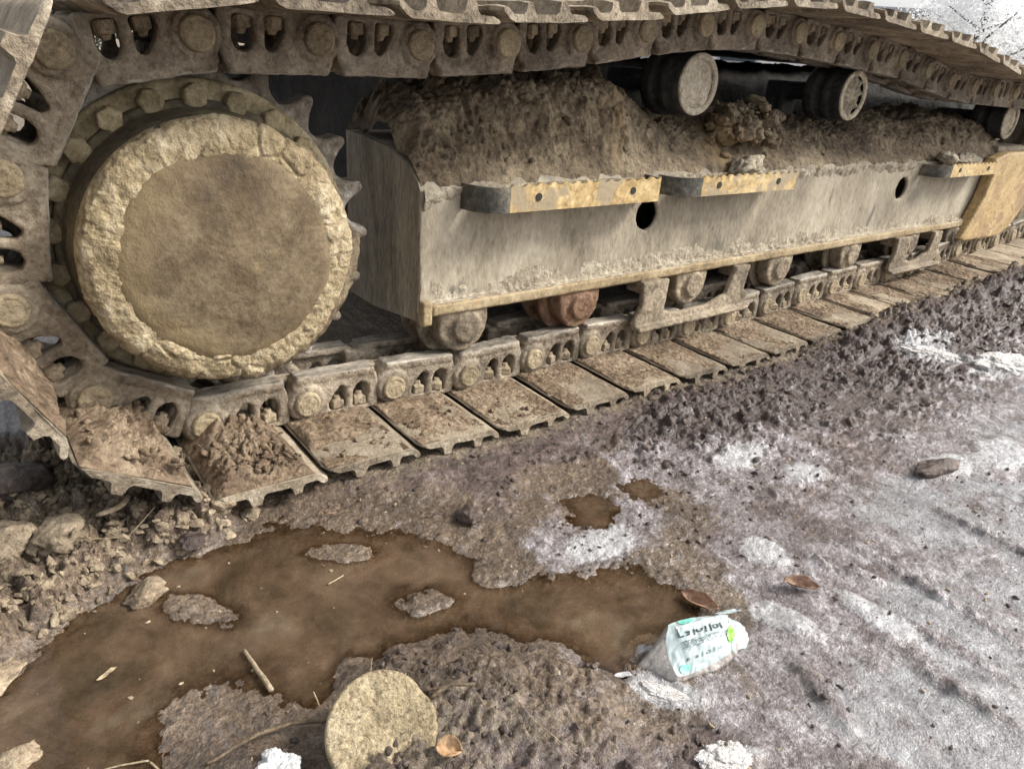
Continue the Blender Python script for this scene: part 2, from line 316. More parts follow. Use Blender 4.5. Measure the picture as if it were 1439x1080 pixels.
# ------------------------------------------------------------------ object helpers
def tag(o, label=None, cat=None, group=None, kind=None):
    if label: o['label'] = label
    if cat: o['category'] = cat
    if group: o['group'] = group
    if kind: o['kind'] = kind
    return o
def mesh_np(name, V, F, mat=None, smooth=True):
    me = bpy.data.meshes.new(name)
    V = np.asarray(V, np.float32)
    if isinstance(F, np.ndarray):
        k = F.shape[1]; nF = len(F)
        me.vertices.add(len(V)); me.vertices.foreach_set('co', V.ravel())
        me.loops.add(nF*k); me.loops.foreach_set('vertex_index', F.astype(np.int32).ravel())
        me.polygons.add(nF); me.polygons.foreach_set('loop_start', np.arange(0, nF*k, k, dtype=np.int32))
        me.polygons.foreach_set('loop_total', np.full(nF, k, np.int32))
        me.update(calc_edges=True); me.validate()
    else:
        me.from_pydata([tuple(map(float, v)) for v in V], [], F); me.update()
    if mat: me.materials.append(MATS[mat])
    me.polygons.foreach_set('use_smooth', np.full(len(me.polygons), smooth, bool))
    return me
def add(name, me, parent=None, loc=None, mw=None):
    o = bpy.data.objects.new(name, me); COL.objects.link(o)
    if parent is not None: o.parent = parent
    if loc is not None: o.location = loc
    if mw is not None: o.matrix_local = mw
    return o
def verts(me):
    a = np.empty(len(me.vertices)*3, np.float32); me.vertices.foreach_get('co', a); return a.reshape(-1, 3).astype(float)
def normals(me):
    a = np.empty(len(me.vertices)*3, np.float32); me.vertex_normals.foreach_get('vector', a); return a.reshape(-1, 3).astype(float)
def setv(me, V): me.vertices.foreach_set('co', np.asarray(V, np.float32).ravel()); me.update()
def evaluated(o):
    dg = bpy.context.evaluated_depsgraph_get(); dg.update()
    return bpy.data.meshes.new_from_object(o.evaluated_get(dg))
def ext2d(loops, y0, y1, bevel=0.0, res=1):
    """outline (x,z) with holes, extruded from y0 to y1 -> mesh"""
    cu = bpy.data.curves.new('tmp', 'CURVE'); cu.dimensions = '2D'; cu.fill_mode = 'BOTH'
    cu.extrude = abs(y1-y0)/2 - bevel; cu.bevel_depth = bevel; cu.bevel_resolution = res; cu.offset = -bevel
    for L in loops:
        s = cu.splines.new('POLY'); s.points.add(len(L)-1); s.use_cyclic_u = True
        for p, (x, z) in zip(s.points, L): p.co = (x, z, 0, 1)
    o = bpy.data.objects.new('tmp', cu); COL.objects.link(o)
    me = evaluated(o); bpy.data.objects.remove(o); bpy.data.curves.remove(cu)
    V = verts(me); W = np.stack([V[:, 0], (y0+y1)/2 - V[:, 2], V[:, 1]], 1); setv(me, W)
    return me
def join(meshes):
    bm = bmesh.new()
    for me in meshes: bm.from_mesh(me)
    me = bpy.data.meshes.new('joined'); bm.to_mesh(me); bm.free(); return me
def remesh(me, vox, mat, smooth_it=2, disp=None):
    o = bpy.data.objects.new('tmp', me); COL.objects.link(o)
    md = o.modifiers.new('r', 'REMESH'); md.mode = 'VOXEL'; md.voxel_size = vox
    if smooth_it:
        ms = o.modifiers.new('s', 'SMOOTH'); ms.iterations = smooth_it; ms.factor = 0.5
    out = evaluated(o); bpy.data.objects.remove(o)
    if disp is not None:
        V = verts(out); setv(out, V + normals(out)*disp(V)[:, None])
    out.materials.clear(); out.materials.append(MATS[mat])
    out.polygons.foreach_set('use_smooth', np.ones(len(out.polygons), bool)); out.update()
    return out
def boxm(x0, x1, y0, y1, z0, z1, bev=0.0):
    bm = bmesh.new(); bmesh.ops.create_cube(bm, size=1)
    for v in bm.verts: v.co = ((x0+x1)/2+v.co.x*(x1-x0), (y0+y1)/2+v.co.y*(y1-y0), (z0+z1)/2+v.co.z*(z1-z0))
    if bev: bmesh.ops.bevel(bm, geom=bm.edges[:], offset=bev, segments=2, affect='EDGES', profile=0.6)
    me = bpy.data.meshes.new('box'); bm.to_mesh(me); bm.free(); return me
def arc(cx, cz, r, a0, a1, n):
    return [(cx+r*math.cos(math.radians(a0+(a1-a0)*k/n)), cz+r*math.sin(math.radians(a0+(a1-a0)*k/n))) for k in range(n+1)]
def circle(cx, cz, r, n=32): return arc(cx, cz, r, 0, 360*(n-1)/n, n-1)
def lathe(prof, nseg, jitter=None):
    """prof: list of (r,y); axis along y. first point may have r=0"""
    P = np.array(prof, float); t = np.linspace(0, 2*np.pi, nseg, endpoint=False)
    R, T = np.meshgrid(P[:, 0], t); Y = np.tile(P[:, 1], (nseg, 1))
    V = np.stack([R*np.cos(T), Y, R*np.sin(T)], 2).reshape(-1, 3); k = len(P)
    i, j = np.meshgrid(np.arange(nseg), np.arange(k-1), indexing='ij'); i2 = (i+1) % nseg
    F = np.stack([i*k+j, i*k+j+1, i2*k+j+1, i2*k+j], 2).reshape(-1, 4)
    return V, F
def dense(prof, step):
    out = []
    for (a, b), (c, d) in zip(prof[:-1], prof[1:]):
        n = max(1, int(math.hypot(c-a, d-b)/step))
        out += [(a+(c-a)*k/n, b+(d-b)*k/n) for k in range(n)]
    return out+[prof[-1]]
def grid_mesh(name, X, Y, Z, mat, keep=None, smooth=True):
    """X,Y,Z arrays (n,m); keep mask per vertex: faces with no kept vertex are dropped"""
    n, m_ = X.shape; V = np.stack([X, Y, Z], 2).reshape(-1, 3)
    i, j = np.meshgrid(np.arange(n-1), np.arange(m_-1), indexing='ij')
    F = np.stack([i*m_+j, (i+1)*m_+j, (i+1)*m_+j+1, i*m_+j+1], 2).reshape(-1, 4)
    if keep is not None:
        kk = keep.reshape(-1); F = F[kk[F].any(1)]
        used = np.unique(F); mp = np.full(len(V), -1); mp[used] = np.arange(len(used)); V = V[used]; F = mp[F]
    return mesh_np(name, V, F, mat, smooth)

def rock(seed, sub=3, rough=0.28, flat=0.7, mat='clod', spiky=0.0, smooth=True):
    bm = bmesh.new(); bmesh.ops.create_icosphere(bm, subdivisions=sub, radius=1)
    q = np.random.default_rng(seed+100); V = np.array([v.co[:] for v in bm.verts])
    V = V*(1+rough*1.2*fbm(V+seed*3.1, 1.3, 2, seed))[:, None]
    for k in range(int(6+9*spiky)):                     # break faces off: an angular lump
        n = q.normal(0, 1, 3); n /= np.linalg.norm(n); c = q.uniform(0.62, 0.95); ex = np.clip(V@n-c, 0, None); V = V-ex[:, None]*n
    nn = V/np.linalg.norm(V, axis=1)[:, None]
    V = V+nn*(rough*0.45*fbm(V+seed, 3.2, 3, seed+3)+(0.10*fbm(V, 8.0, 2, seed+6) if sub > 2 else 0))[:, None]; V[:, 2] *= flat
    for v, c in zip(bm.verts, V): v.co = c
    me = bpy.data.meshes.new('rock'); bm.to_mesh(me); bm.free()
    me.materials.append(MATS[mat]); me.polygons.foreach_set('use_smooth', np.full(len(me.polygons), smooth, bool)); return me
def mesh_arrays(me):
    bm = bmesh.new(); bm.from_mesh(me); bmesh.ops.triangulate(bm, faces=bm.faces[:])
    V = np.array([v.co[:] for v in bm.verts]); F = np.array([[x.index for x in f.verts] for f in bm.faces]); bm.free(); return V, F
def scatter_mesh(name, protos, pts, mat, smooth=False, small=None):
    """pts: list of (x,y,z,size,seed) -> one mesh of many lumps"""
    VV = []; FF = []; off = 0; r_ = np.random.default_rng(5)
    for (x, y, z, s) in pts:
        PR = protos if s > 0.006 or small is None else small
        V, F = PR[r_.integers(len(PR))]
        a, b_, c_ = r_.uniform(0, 6.28, 3)
        Rz = np.array([[math.cos(a), -math.sin(a), 0], [math.sin(a), math.cos(a), 0], [0, 0, 1]])
        b_ = (b_-3.14)*0.5; Rx = np.array([[1, 0, 0], [0, math.cos(b_), -math.sin(b_)], [0, math.sin(b_), math.cos(b_)]])
        S = s*np.array([r_.uniform(0.7, 1.7), r_.uniform(0.6, 1.2), r_.uniform(0.5, 1.1)])
        VV.append((V*S)@Rx.T@Rz.T+np.array([x, y, z])); FF.append(F+off); off += len(V)
    return mesh_np(name, np.concatenate(VV), np.concatenate(FF), mat, smooth)

# ------------------------------------------------------------------ the chain line (pins), in the x-z plane
PITCH_L = 0.216
LOWER = [(-0.003, 0.016), (0.212, 0.013), (0.432, 0.005), (0.647, -0.009), (0.865, -0.006), (1.083, -0.004), (1.31, -0.012), (1.508, -0.015), (1.74, -0.017), (1.95, -0.009), (2.15, 0.0), (2.354, 0.007), (2.578, 0.010), (2.807, 0.011), (3.015, 0.014), (3.2, 0.026), (3.42, 0.048), (3.62, 0.056), (3.82, 0.058), (4.1, 0.07), (4.45, 0.10)]
UPPER = [(-0.157, 0.708), (0.048, 0.745), (0.262, 0.750), (0.474, 0.753), (0.694, 0.771), (0.9, 0.792), (1.105, 0.825), (1.307, 0.853), (1.512, 0.871), (1.713, 0.871), (1.922, 0.863), (2.123, 0.851), (2.32, 0.842), (2.51, 0.826), (2.70, 0.798), (2.90, 0.772), (3.1, 0.760), (3.4, 0.753), (3.7, 0.750), (4.0, 0.742), (4.35, 0.735)]
def walk(poly, step, n):
    P = [Vector((a, 0, b)) for a, b in poly]; out = [P[0].copy()]; i = 0
    dens = []
    for a, b in zip(P[:-1], P[1:]):
        k = max(2, int((b-a).length/0.002)); dens += [a+(b-a)*t/k for t in range(k)]
    for q in dens:
        if (q-out[-1]).length >= step:
            out.append(q.copy())
            if len(out) > n: break
    return out
low = walk(LOWER, PITCH_L, 99)
up = walk(UPPER, PITCH_L, 99)
# front idler arc joins them (out of the picture on the right)
cI = (low[-1]+up[-1])/2; rI = (up[-1]-low[-1]).length/2
arcp = []
ang = -90+ math.degrees(PITCH_L/rI)
while ang < 90-math.degrees(PITCH_L/rI)*0.6:
    arcp.append(Vector((cI.x+rI*math.cos(math.radians(ang)), 0, cI.z+rI*math.sin(math.radians(ang))))); ang += math.degrees(PITCH_L/rI)
WRAP = [Vector((-0.258, 0, 0.52)), Vector((-0.286, 0, 0.307)), Vector((-0.19, 0, 0.121))]
loop = low + arcp + up[::-1] + WRAP       # goes right along the ground, back along the top, down round the sprocket
NL = len(loop)
def link_matrix(i):
    a = loop[i]; b = loop[(i+1) % NL]; u = (b-a); L = u.length; u.normalize()
    y = Vector((0, 1, 0)); w = u.cross(y)
    Mx = Matrix.Identity(4)
    for k in range(3):
        Mx[k][0] = u[k]; Mx[k][1] = y[k]; Mx[k][2] = w[k]; Mx[k][3] = a[k]
    return Mx
low_x = np.array([p.x for p in low]); low_z = np.array([p.z for p in low])
def chain_z(X): return np.interp(X, low_x, low_z)

# ------------------------------------------------------------------ ground
PUDDLES = [
 [(-0.457, -0.445), (-0.408, -0.414), (-0.354, -0.387), (-0.305, -0.304), (-0.205, -0.265), (-0.141, -0.237), (-0.087, -0.259), (0.029, -0.262), (0.115, -0.325), (0.228, -0.394), (0.294, -0.493), (0.309, -0.586), (0.371, -0.652), (0.474, -0.689), (0.549, -0.724), (0.577, -0.843), (0.501, -0.876), (0.416, -0.844), (0.345, -0.874), (0.313, -0.845), (0.315, -0.775), (0.276, -0.731), (0.181, -0.667), (0.088, -0.647), (0.006, -0.645), (-0.056, -0.696), (-0.098, -0.661), (-0.136, -0.566), (-0.212, -0.557), (-0.246, -0.585), (-0.275, -0.691), (-0.38, -0.80), (-0.62, -0.85), (-0.75, -0.70), (-0.66, -0.52)],
 [(0.582, -0.488), (0.646, -0.495), (0.662, -0.551), (0.594, -0.583), (0.553, -0.553)],
 [(0.735, -0.515), (0.792, -0.515), (0.798, -0.552), (0.745, -0.569), (0.715, -0.545)]]
SNOW = [(0.376, -0.948, 0.024, -0.055, -0.029, -0.012), (0.356, -1.068, 0.037, -0.025, -0.016, -0.013), (2.227, -0.49, 0.053, -0.082, -0.09, -0.036), (2.336, -0.416, 0.104, -0.052, -0.109, -0.051), (1.67, -0.915, 0.088, -0.051, -0.094, -0.036), (2.325, -0.656, 0.097, -0.051, -0.13, -0.05), (0.422, -0.853, 0.043, -0.0, -0.007, -0.018), (1.50, -0.86, 0.09, -0.03, -0.05, -0.03), (1.13, -0.70, 0.05, -0.03, -0.04, -0.03), (0.545, -0.63, 0.09, -0.016, -0.022, -0.04), (1.05, -0.57, 0.07, -0.02, -0.045, -0.04), (0.785, -0.83, 0.012, -0.05, -0.04, -0.016), (0.66, -0.95, 0.02, -0.05, -0.03, -0.012), (0.80, -1.04, 0.0, -0.07, -0.03, -0.01)]
ICE = [(0.577, -0.601, 0.20, -0.035, -0.055, -0.08), (1.022, -0.595, 0.26, -0.10, -0.14, -0.11), (0.743, -0.97, 0.015, -0.148, -0.25, -0.07), (1.153, -1.009, -0.023, -0.209, -0.331, -0.065), (1.712, -0.855, 0.201, -0.115, -0.274, -0.109), (0.726, -1.164, 0.022, -0.182, -0.235, -0.036), (0.498, -1.062, 0.056, -0.099, -0.083, -0.031), (0.80, -0.78, 0.03, -0.10, -0.09, -0.04), (2.6, -1.1, 0.7, -0.2, -0.3, -0.4), (1.7, -1.5, 0.5, -0.2, -0.3, -0.4)]
GREY = [(0.72, -1.24, 0.05, -0.13, -0.10, -0.02), (0.88, -1.13, 0.0, -0.14, -0.09, -0.02), (1.22, -0.95, 0.05, -0.13, -0.14, -0.04), (0.57, -1.14, 0.02, -0.08, -0.05, -0.02), (1.45, -1.25, 0.3, -0.2, -0.2, -0.2), (2.6, -1.3, 0.8, -0.3, -0.3, -0.4)]
ROUGH = [(2.637, -0.276, 1.23, -0.052, -0.711, -0.391), (1.355, -0.371, 0.642, 0.06, -0.145, -0.158), (1.134, -0.3, 0.172, 0.006, -0.079, -0.095), (3.293, -0.286, 0.422, -0.192, -0.813, -0.311)]
BANK = [(-0.232, 0.028, 0.191, -0.114, -0.03, -0.188), (-0.33, -0.187, 0.127, -0.031, -0.006, -0.14), (-0.115, -0.16, 0.086, -0.052, -0.029, -0.09), (-0.42, -0.276, 0.06, -0.033, -0.012, -0.09), (-0.6, -0.1, 0.3, 0.0, 0.0, 0.25)]
MOUND = [(0.123, -0.829, 0.11, -0.171, -0.094, -0.074), (0.224, -0.896, 0.012, -0.092, -0.094, -0.027), (0.02, -0.86, 0.10, -0.05, 0.05, 0.09)]
ISLE = [(-0.202, -0.326, 0.022, -0.014, -0.006, -0.025), (-0.185, -0.635, 0.060, -0.040, -0.02, -0.068), (-0.141, -0.408, 0.05, -0.052, -0.015, -0.03), (0.179, -0.581, 0.06, -0.022, -0.018, -0.035), (0.32, -0.593, 0.043, -0.027, -0.023, -0.032), (0.112, -0.393, 0.054, -0.033, -0.012, -0.026)]
STREAK = [(0.75, -1.196, -0.003, -0.116, -0.016, -0.002), (0.568, -1.077, -0.021, -0.069, -0.018, -0.001), (0.953, -1.059, -0.001, -0.136, -0.012, -0.004), (0.87, -0.937, 0.027, -0.067, -0.015, -0.008), (0.84, -1.169, 0.004, -0.076, -0.012, -0.002), (1.25, -1.05, 0.0, -0.15, -0.014, 0.0)]
def ell(X, Y, L, soft=0.6, warp=None):
    o = np.zeros_like(X)
    for (cx, cy, ax, ay, bx, by) in L:
        det = ax*by-ay*bx; dx = X-cx; dy = Y-cy
        s = (dx*by-dy*bx)/det; t = (ax*dy-ay*dx)/det
        d = np.sqrt(s*s+t*t)
        if warp is not None: d = d+warp
        o = np.maximum(o, 1-sstep(1-soft, 1+soft, d))
    return o
def poly_sd(X, Y, poly):
    P = np.array(poly); Q = np.roll(P, -1, 0); d = np.full(X.shape, 1e9); ins = np.zeros(X.shape, bool)
    for (ax, ay), (bx, by) in zip(P, Q):
        ex, ey = bx-ax, by-ay; wx, wy = X-ax, Y-ay
        t = np.clip((wx*ex+wy*ey)/(ex*ex+ey*ey), 0, 1); d = np.minimum(d, np.hypot(wx-t*ex, wy-t*ey))
        c1 = ((ay <= Y) & (by > Y)) | ((by <= Y) & (ay > Y))
        if abs(ey) > 1e-9: ins ^= c1 & (X < ax+(Y-ay)/ey*ex)
    return np.where(ins, d, -d)
WATER_Z = -0.0975
def ground_eval(X, Y):
    near = sstep(6.0, 3.5, np.hypot(X-1.2, Y+0.5))
    wp = 0.5*n2(X, Y, 14, 3, 61)
    rough = ell(X, Y, ROUGH, 0.5, wp*0.6); bank = ell(X, Y, BANK, 0.5, wp*0.5)
    mound = ell(X, Y, MOUND, 0.6, wp*0.5); isle = ell(X, Y, ISLE, 0.5, wp*0.7); strk = ell(X, Y, STREAK, 0.6, wp*0.9)
    ice = ell(X, Y, ICE, 0.6, wp); snow = ell(X, Y, SNOW, 0.45, wp*0.8); grey = ell(X, Y, GREY, 0.6, wp)
    under = sstep(-0.34, -0.2, Y)*sstep(-0.25, 0.1, X)
    tz = chain_z(X)*sstep(-1.2, -0.25, Y)
    h = -0.084+tz+0.007*n2(X, Y, 3.0, 4, 1)
    w1 = n2(X, Y, 28, 3, 41); w2 = n2(X, Y, 28, 3, 42); Xw = X+0.016*w1; Yw = Y+0.016*w2
    f1 = facet2(Xw, Yw, 22, 3); f2 = facet2(Xw+0.01*w2, Yw+0.01*w1, 52, 4); f3 = facet2(Xw, Yw, 115, 8)
    lump = 0.026*f1+0.015*f2+0.007*f3+0.008*n2(X, Y, 30, 5, 71, 0.6)
    crumb = 0.006*f2+0.006*f3+0.006*n2(X, Y, 40, 5, 77, 0.65); dome2 = f2*0.5; dome3 = f3*0.5
    h = h+rough*(lump*0.75+0.006*n2(X, Y, 12, 4, 88)-0.003)+bank*(lump*1.6+0.010)+mound*(0.026+crumb*0.8+0.004*n2(X, Y, 60, 3, 9))+snow*(0.008+0.004*n2(X, Y, 60, 3, 19))
    h = h+(1-np.maximum(rough, bank))*(crumb*0.55*(1-0.7*grey)*(1-0.4*ice)+0.003*n2(X, Y, 24, 5, 23))
    # runnels and tyre smears run away from the machine on the right
    rx = X*math.cos(0.12)+Y*math.sin(0.12)
    h = h+sstep(0.3, 0.8, X)*sstep(-0.5, -0.9, Y)*0.005*n2(rx*1.0, Y*0.16, 26, 4, 33)
    h = h+sstep(1.5, 2.7, X)*np.exp(-((Y+0.25+0.03*w1)/0.07)**2)*(0.034+0.018*f1+0.012*n2(X, Y, 9, 3, 86))      # churned mud pushed up over the far shoe ends
    h = h+strk*(0.012+0.010*n2(X, Y, 50, 3, 39))
    sdp = np.full(X.shape, -9.0)
    for P in PUDDLES: sdp = np.maximum(sdp, poly_sd(X, Y, P))
    sdp = sdp+0.018*n2(X, Y, 22, 3, 51)+0.012*n2(X, Y, 60, 2, 52)
    basin = sstep(-0.05, 0.06, sdp)
    flat_ = sstep(-0.20, -0.03, sdp+0.05*n2(X, Y, 11, 3, 53))*(1-bank)*(1-0.6*mound)
    h = h*(1-flat_)+flat_*(WATER_Z+0.0035+0.0075*n2(X, Y, 20, 5, 54, 0.62)+0.004*(f2-0.35)+0.003*f3)
    hp = -0.1095+0.009*n2(X, Y, 9, 5, 55, 0.6)+0.004*dome2+0.003*n2(X, Y, 50, 3, 58)+isle*(0.015+0.006*n2(X, Y, 60, 3, 57)+0.007*dome3)
    h = np.where(basin > 0, h*(1-basin)+hp*basin, h)
    h = np.maximum(h, np.where((basin < 0.02) & (flat_ < 0.05), WATER_Z+0.003, -9)+0.003*n2(X, Y, 40, 2, 59))
    h = h*near+(-0.09)*(1-near)
    return dict(h=h, dry=np.clip(np.maximum(bank*1.1, under*0.6)*(1-basin)+0.55*mound, 0, 1), ice=np.clip(ice*(1-0.8*basin), 0, 1), snow=snow, grey=grey*(1-strk), basin=basin, churn=rough, wet=sstep(-0.24, -0.06, sdp+0.03*n2(X, Y, 12, 3, 66)))
def spaced(segs):
    out = [segs[0][0]]
    for a, b, s0, s1 in segs:
        x = a
        while x < b-1e-9:
            t = (x-a)/(b-a); x += s0+(s1-s0)*t; out.append(min(x, b))
    return np.array(out)
geo = lambda a, n, f: np.cumsum(a*f**np.arange(n))
gx = spaced([(-0.7, 1.3, 0.0042, 0.0045), (1.3, 2.6, 0.0045, 0.0085), (2.6, 4.6, 0.0085, 0.02)])
gx = np.concatenate([(-0.7-geo(0.006, 44, 1.26))[::-1], gx, 4.6+geo(0.025, 36, 1.27)])
gy = spaced([(-1.5, -0.3, 0.0042, 0.0045), (-0.3, 0.25, 0.0048, 0.014)])
gy = np.concatenate([(-1.5-geo(0.006, 44, 1.26))[::-1], gy, 0.25+geo(0.02, 38, 1.26)])
GX, GY = np.meshgrid(gx, gy, indexing='ij'); G = ground_eval(GX.ravel(), GY.ravel())
gme = grid_mesh('ground', GX, GY, G['h'].reshape(GX.shape), 'ground')
for nm_ in ('dry', 'ice', 'snow', 'grey', 'wet', 'churn'):
    a = gme.attributes.new(nm_, 'FLOAT', 'POINT'); a.data.foreach_set('value', G[nm_].astype(np.float32))
ground = tag(add('ground', gme), kind='structure')
_H = G['h'].reshape(GX.shape)
def gz(x, y):
    i = int(np.clip(np.searchsorted(gx, x)-1, 0, len(gx)-2)); j = int(np.clip(np.searchsorted(gy, y)-1, 0, len(gy)-2))
    return float(max(_H[i:i+2, j:j+2].mean(), -0.13))
# puddle water sheets, one per pool
for k, P in enumerate(PUDDLES[:1]):
    P_ = np.array(P); c0 = P_.mean(0)
    x0, y0 = P_.min(0)-0.20; x1, y1 = P_.max(0)+0.20
    X, Y = np.meshgrid(np.linspace(x0, x1, 260), np.linspace(y0, y1, 190), indexing='ij')
    keep = (poly_sd(X.ravel(), Y.ravel(), P) > -0.19).reshape(X.shape)
    wme = grid_mesh('puddle_water', X, Y, np.full(X.shape, WATER_Z), 'water', keep); Vw = verts(wme)
    dep = np.clip((WATER_Z-ground_eval(Vw[:, 0], Vw[:, 1])['h'])/0.016, 0, 1); aw = wme.attributes.new('depth', 'FLOAT', 'POINT'); aw.data.foreach_set('value', dep.astype(np.float32))   # murk grows with depth
    tag(add('puddle_water', wme), kind='structure')

for P in PUDDLES[1:]:
    P_ = np.array(P); x0, y0 = P_.min(0)-0.04; x1, y1 = P_.max(0)+0.04
    X, Y = np.meshgrid(np.linspace(x0, x1, 60), np.linspace(y0, y1, 60), indexing='ij')
    wme = grid_mesh('puddle_water', X, Y, np.full(X.shape, WATER_Z-0.0008), 'water', (poly_sd(X.ravel(), Y.ravel(), P) > -0.03).reshape(X.shape)); Vw = verts(wme)
    aw = wme.attributes.new('depth', 'FLOAT', 'POINT'); aw.data.foreach_set('value', np.clip((WATER_Z-ground_eval(Vw[:, 0], Vw[:, 1])['h'])/0.016, 0, 1).astype(np.float32))
    tag(add('puddle_water', wme), kind='structure')

# ------------------------------------------------------------------ the crawler undercarriage
def empty(name, loc=(0, 0, 0)):
    o = bpy.data.objects.new(name, None); COL.objects.link(o); o.location = loc; o.empty_display_size = 0.1; return o
machine = empty('excavator_undercarriage')
tag(machine, 'mud-caked crawler undercarriage of an excavator with drive hub, steel track and side frame', 'excavator')

# --- links
def link_profile():
    """outer plate of a link, pin end at u=0, bolt end runs to the next pin"""
    o = []
    o += arc(0, 0.0, 0.046, 120, 262, 14)                 # round boss at the pin
    o += [(0.030, -0.046), (0.172, -0.046), (0.178, -0.040)]
    o += [(0.182, 0.0), (0.176, 0.034), (0.166, 0.056)]
    o += [(0.02, 0.060), (-0.02, 0.054)]
    tri = [(0.058, -0.034), (0.096, -0.034), (0.098, 0.016), (0.090, 0.025), (0.080, 0.022), (0.066, 0.004), (0.057, -0.014)]
    rec = [(0.116, -0.034), (0.152, -0.034), (0.156, 0.004), (0.150, 0.020), (0.136, 0.026), (0.122, 0.020), (0.115, 0.004)]
    return [o, tri, rec]
def make_link(seed, far=False):
    pr = link_profile()
    body = ext2d(pr, 0.004, 0.038, 0.005, 2)
    boss = ext2d([circle(0, 0, 0.042, 36)], -0.005, 0.034, 0.006, 2)
    tail = ext2d([[(0.150, -0.040), (0.200, -0.044)] + arc(0.216, 0.0, 0.044, -70, 70, 10) + [(0.200, 0.050), (0.150, 0.056)]], 0.040, 0.068, 0.004, 1)
    web = boxm(0.150, 0.178, 0.030, 0.062, -0.036, 0.054)
    rail = boxm(-0.022, 0.168, 0.000, 0.050, 0.044, 0.062, 0.005)
    lug = boxm(-0.03, 0.02, 0.004, 0.062, -0.04, 0.05, 0.006)
    j = join([body, boss, tail, web, rail, lug])
    def disp(V): return 0.0022*fbm(V+seed*1.7, 28, 3, seed)+0.0013*fbm(V+seed, 110, 2, seed+4)
    me = remesh(j, 0.0036, 'link', 1, disp)
    me.materials.append(MATS['rail_steel']); fc = np.empty(len(me.polygons)*3, np.float32); me.polygons.foreach_get('center', fc); fc = fc.reshape(-1, 3)
    me.polygons.foreach_set('material_index', (fc[:, 2]+0.003*fbm(fc, 60, 2, 5) > 0.0585).astype(np.int32))
    if far:
        V = verts(me); V[:, 1] = 0.19-V[:, 1]; setv(me, V); me.flip_normals()
    return me
link_meshes = [make_link(s) for s in range(4)]
far_link = make_link(9, True)
def pin_mesh(seed):
    V, F = lathe(dense([(0.0, -0.0135), (0.018, -0.0135), (0.0205, -0.012), (0.0225, -0.0135), (0.027, -0.0125), (0.029, -0.009), (0.030, 0.0)], 0.0022), 48)
    V = V+np.stack([0*V[:, 0], 0.0022*fbm(V+seed, 60, 3, seed), 0*V[:, 0]], 1); return mesh_np('pin', V, F, 'pin')
pin_meshes = [pin_mesh(s) for s in range(3)]
def nut_mesh(seed):
    a = boxm(-0.0145, 0.0145, -0.0145, 0.0145, 0, 0.022, 0.003); V, F = lathe([(0.0, 0.031), (0.007, 0.031), (0.0085, 0.028), (0.0085, 0.015)], 16)
    b_ = mesh_np('t', np.stack([V[:, 0], V[:, 2], V[:, 1]], 1), F[:, ::-1]); j = join([a, b_])
    return remesh(j, 0.0022, 'nut', 1, lambda P: 0.0012*fbm(P+seed, 90, 2, seed))
nut_meshes = [nut_mesh(s) for s in range(2)]
# --- shoes
SH0, SH_TOP = -0.048, -0.044
def shoe_mesh(seed):
    pr = [(0.0, 0.0), (0.05, 0.001), (0.11, 0.001), (0.17, 0.001), (0.190, 0.0), (0.203, -0.006), (0.221, -0.020), (0.222, -0.027), (0.212, -0.029), (0.202, -0.025), (0.192, -0.014),
          (0.170, -0.013), (0.165, -0.020), (0.162, -0.036), (0.147, -0.037), (0.143, -0.020), (0.138, -0.013), (0.092, -0.013), (0.086, -0.020), (0.081, -0.038), (0.063, -0.038), (0.058, -0.020), (0.052, -0.013),
          (0.016, -0.012), (0.003, -0.008), (-0.003, -0.003)]
    P = np.array(dense(pr+[pr[0]], 0.007)[:-1]); m_ = len(P); ys = np.concatenate([[-0.2205, -0.2195, -0.217], np.linspace(-0.21, 0.41, 50)]); k = len(ys)
    U = np.tile(P[:, 0], (k, 1)); Vv = np.tile(P[:, 1], (k, 1)); Y = np.tile(ys[:, None], (1, m_))
    # worn, clipped outer corners
    e = np.clip((-0.198-Y)/0.022, 0, 1); U = U+e*e*(0.014*np.clip(1-U/0.04, 0, 1)-0.010*np.clip((U-0.20)/0.03, 0, 1)); Vv = Vv*(1-0.10*e*(Vv < -0.015))
    V = np.stack([U, Y, Vv], 2).reshape(-1, 3)
    V[:, 2] += 0.0022*fbm(V+seed*2.2, 18, 3, seed); V[:, 1] += 0.003*fbm(V+seed, 45, 3, seed+2); V[:, 0] += 0.0015*fbm(V+seed, 45, 2, seed+3)
    i, j = np.meshgrid(np.arange(k-1), np.arange(m_), indexing='ij'); j2 = (j+1) % m_
    F = np.stack([i*m_+j, i*m_+j2, (i+1)*m_+j2, (i+1)*m_+j], 2).reshape(-1, 4)
    V[:, 0] += SH0; V[:, 2] += SH_TOP
    Fl = [tuple(map(int, f)) for f in F]; Fl.append(tuple(range(m_))[::-1]); Fl.append(tuple(range((k-1)*m_, k*m_)))
    me = mesh_np('shoe', V, Fl, 'shoe')
    fl = np.ones(len(me.polygons), bool); fl[-2:] = False; me.polygons.foreach_set('use_smooth', fl)
    bm = bmesh.new(); bm.from_mesh(me); bmesh.ops.recalc_face_normals(bm, faces=bm.faces[:])
    for ed in bm.edges:
        if len(ed.link_faces) == 2 and ed.calc_face_angle() > 0.6: ed.smooth = False
    bm.to_mesh(me); bm.free(); return me
shoe_meshes = [shoe_mesh(s) for s in range(4)]
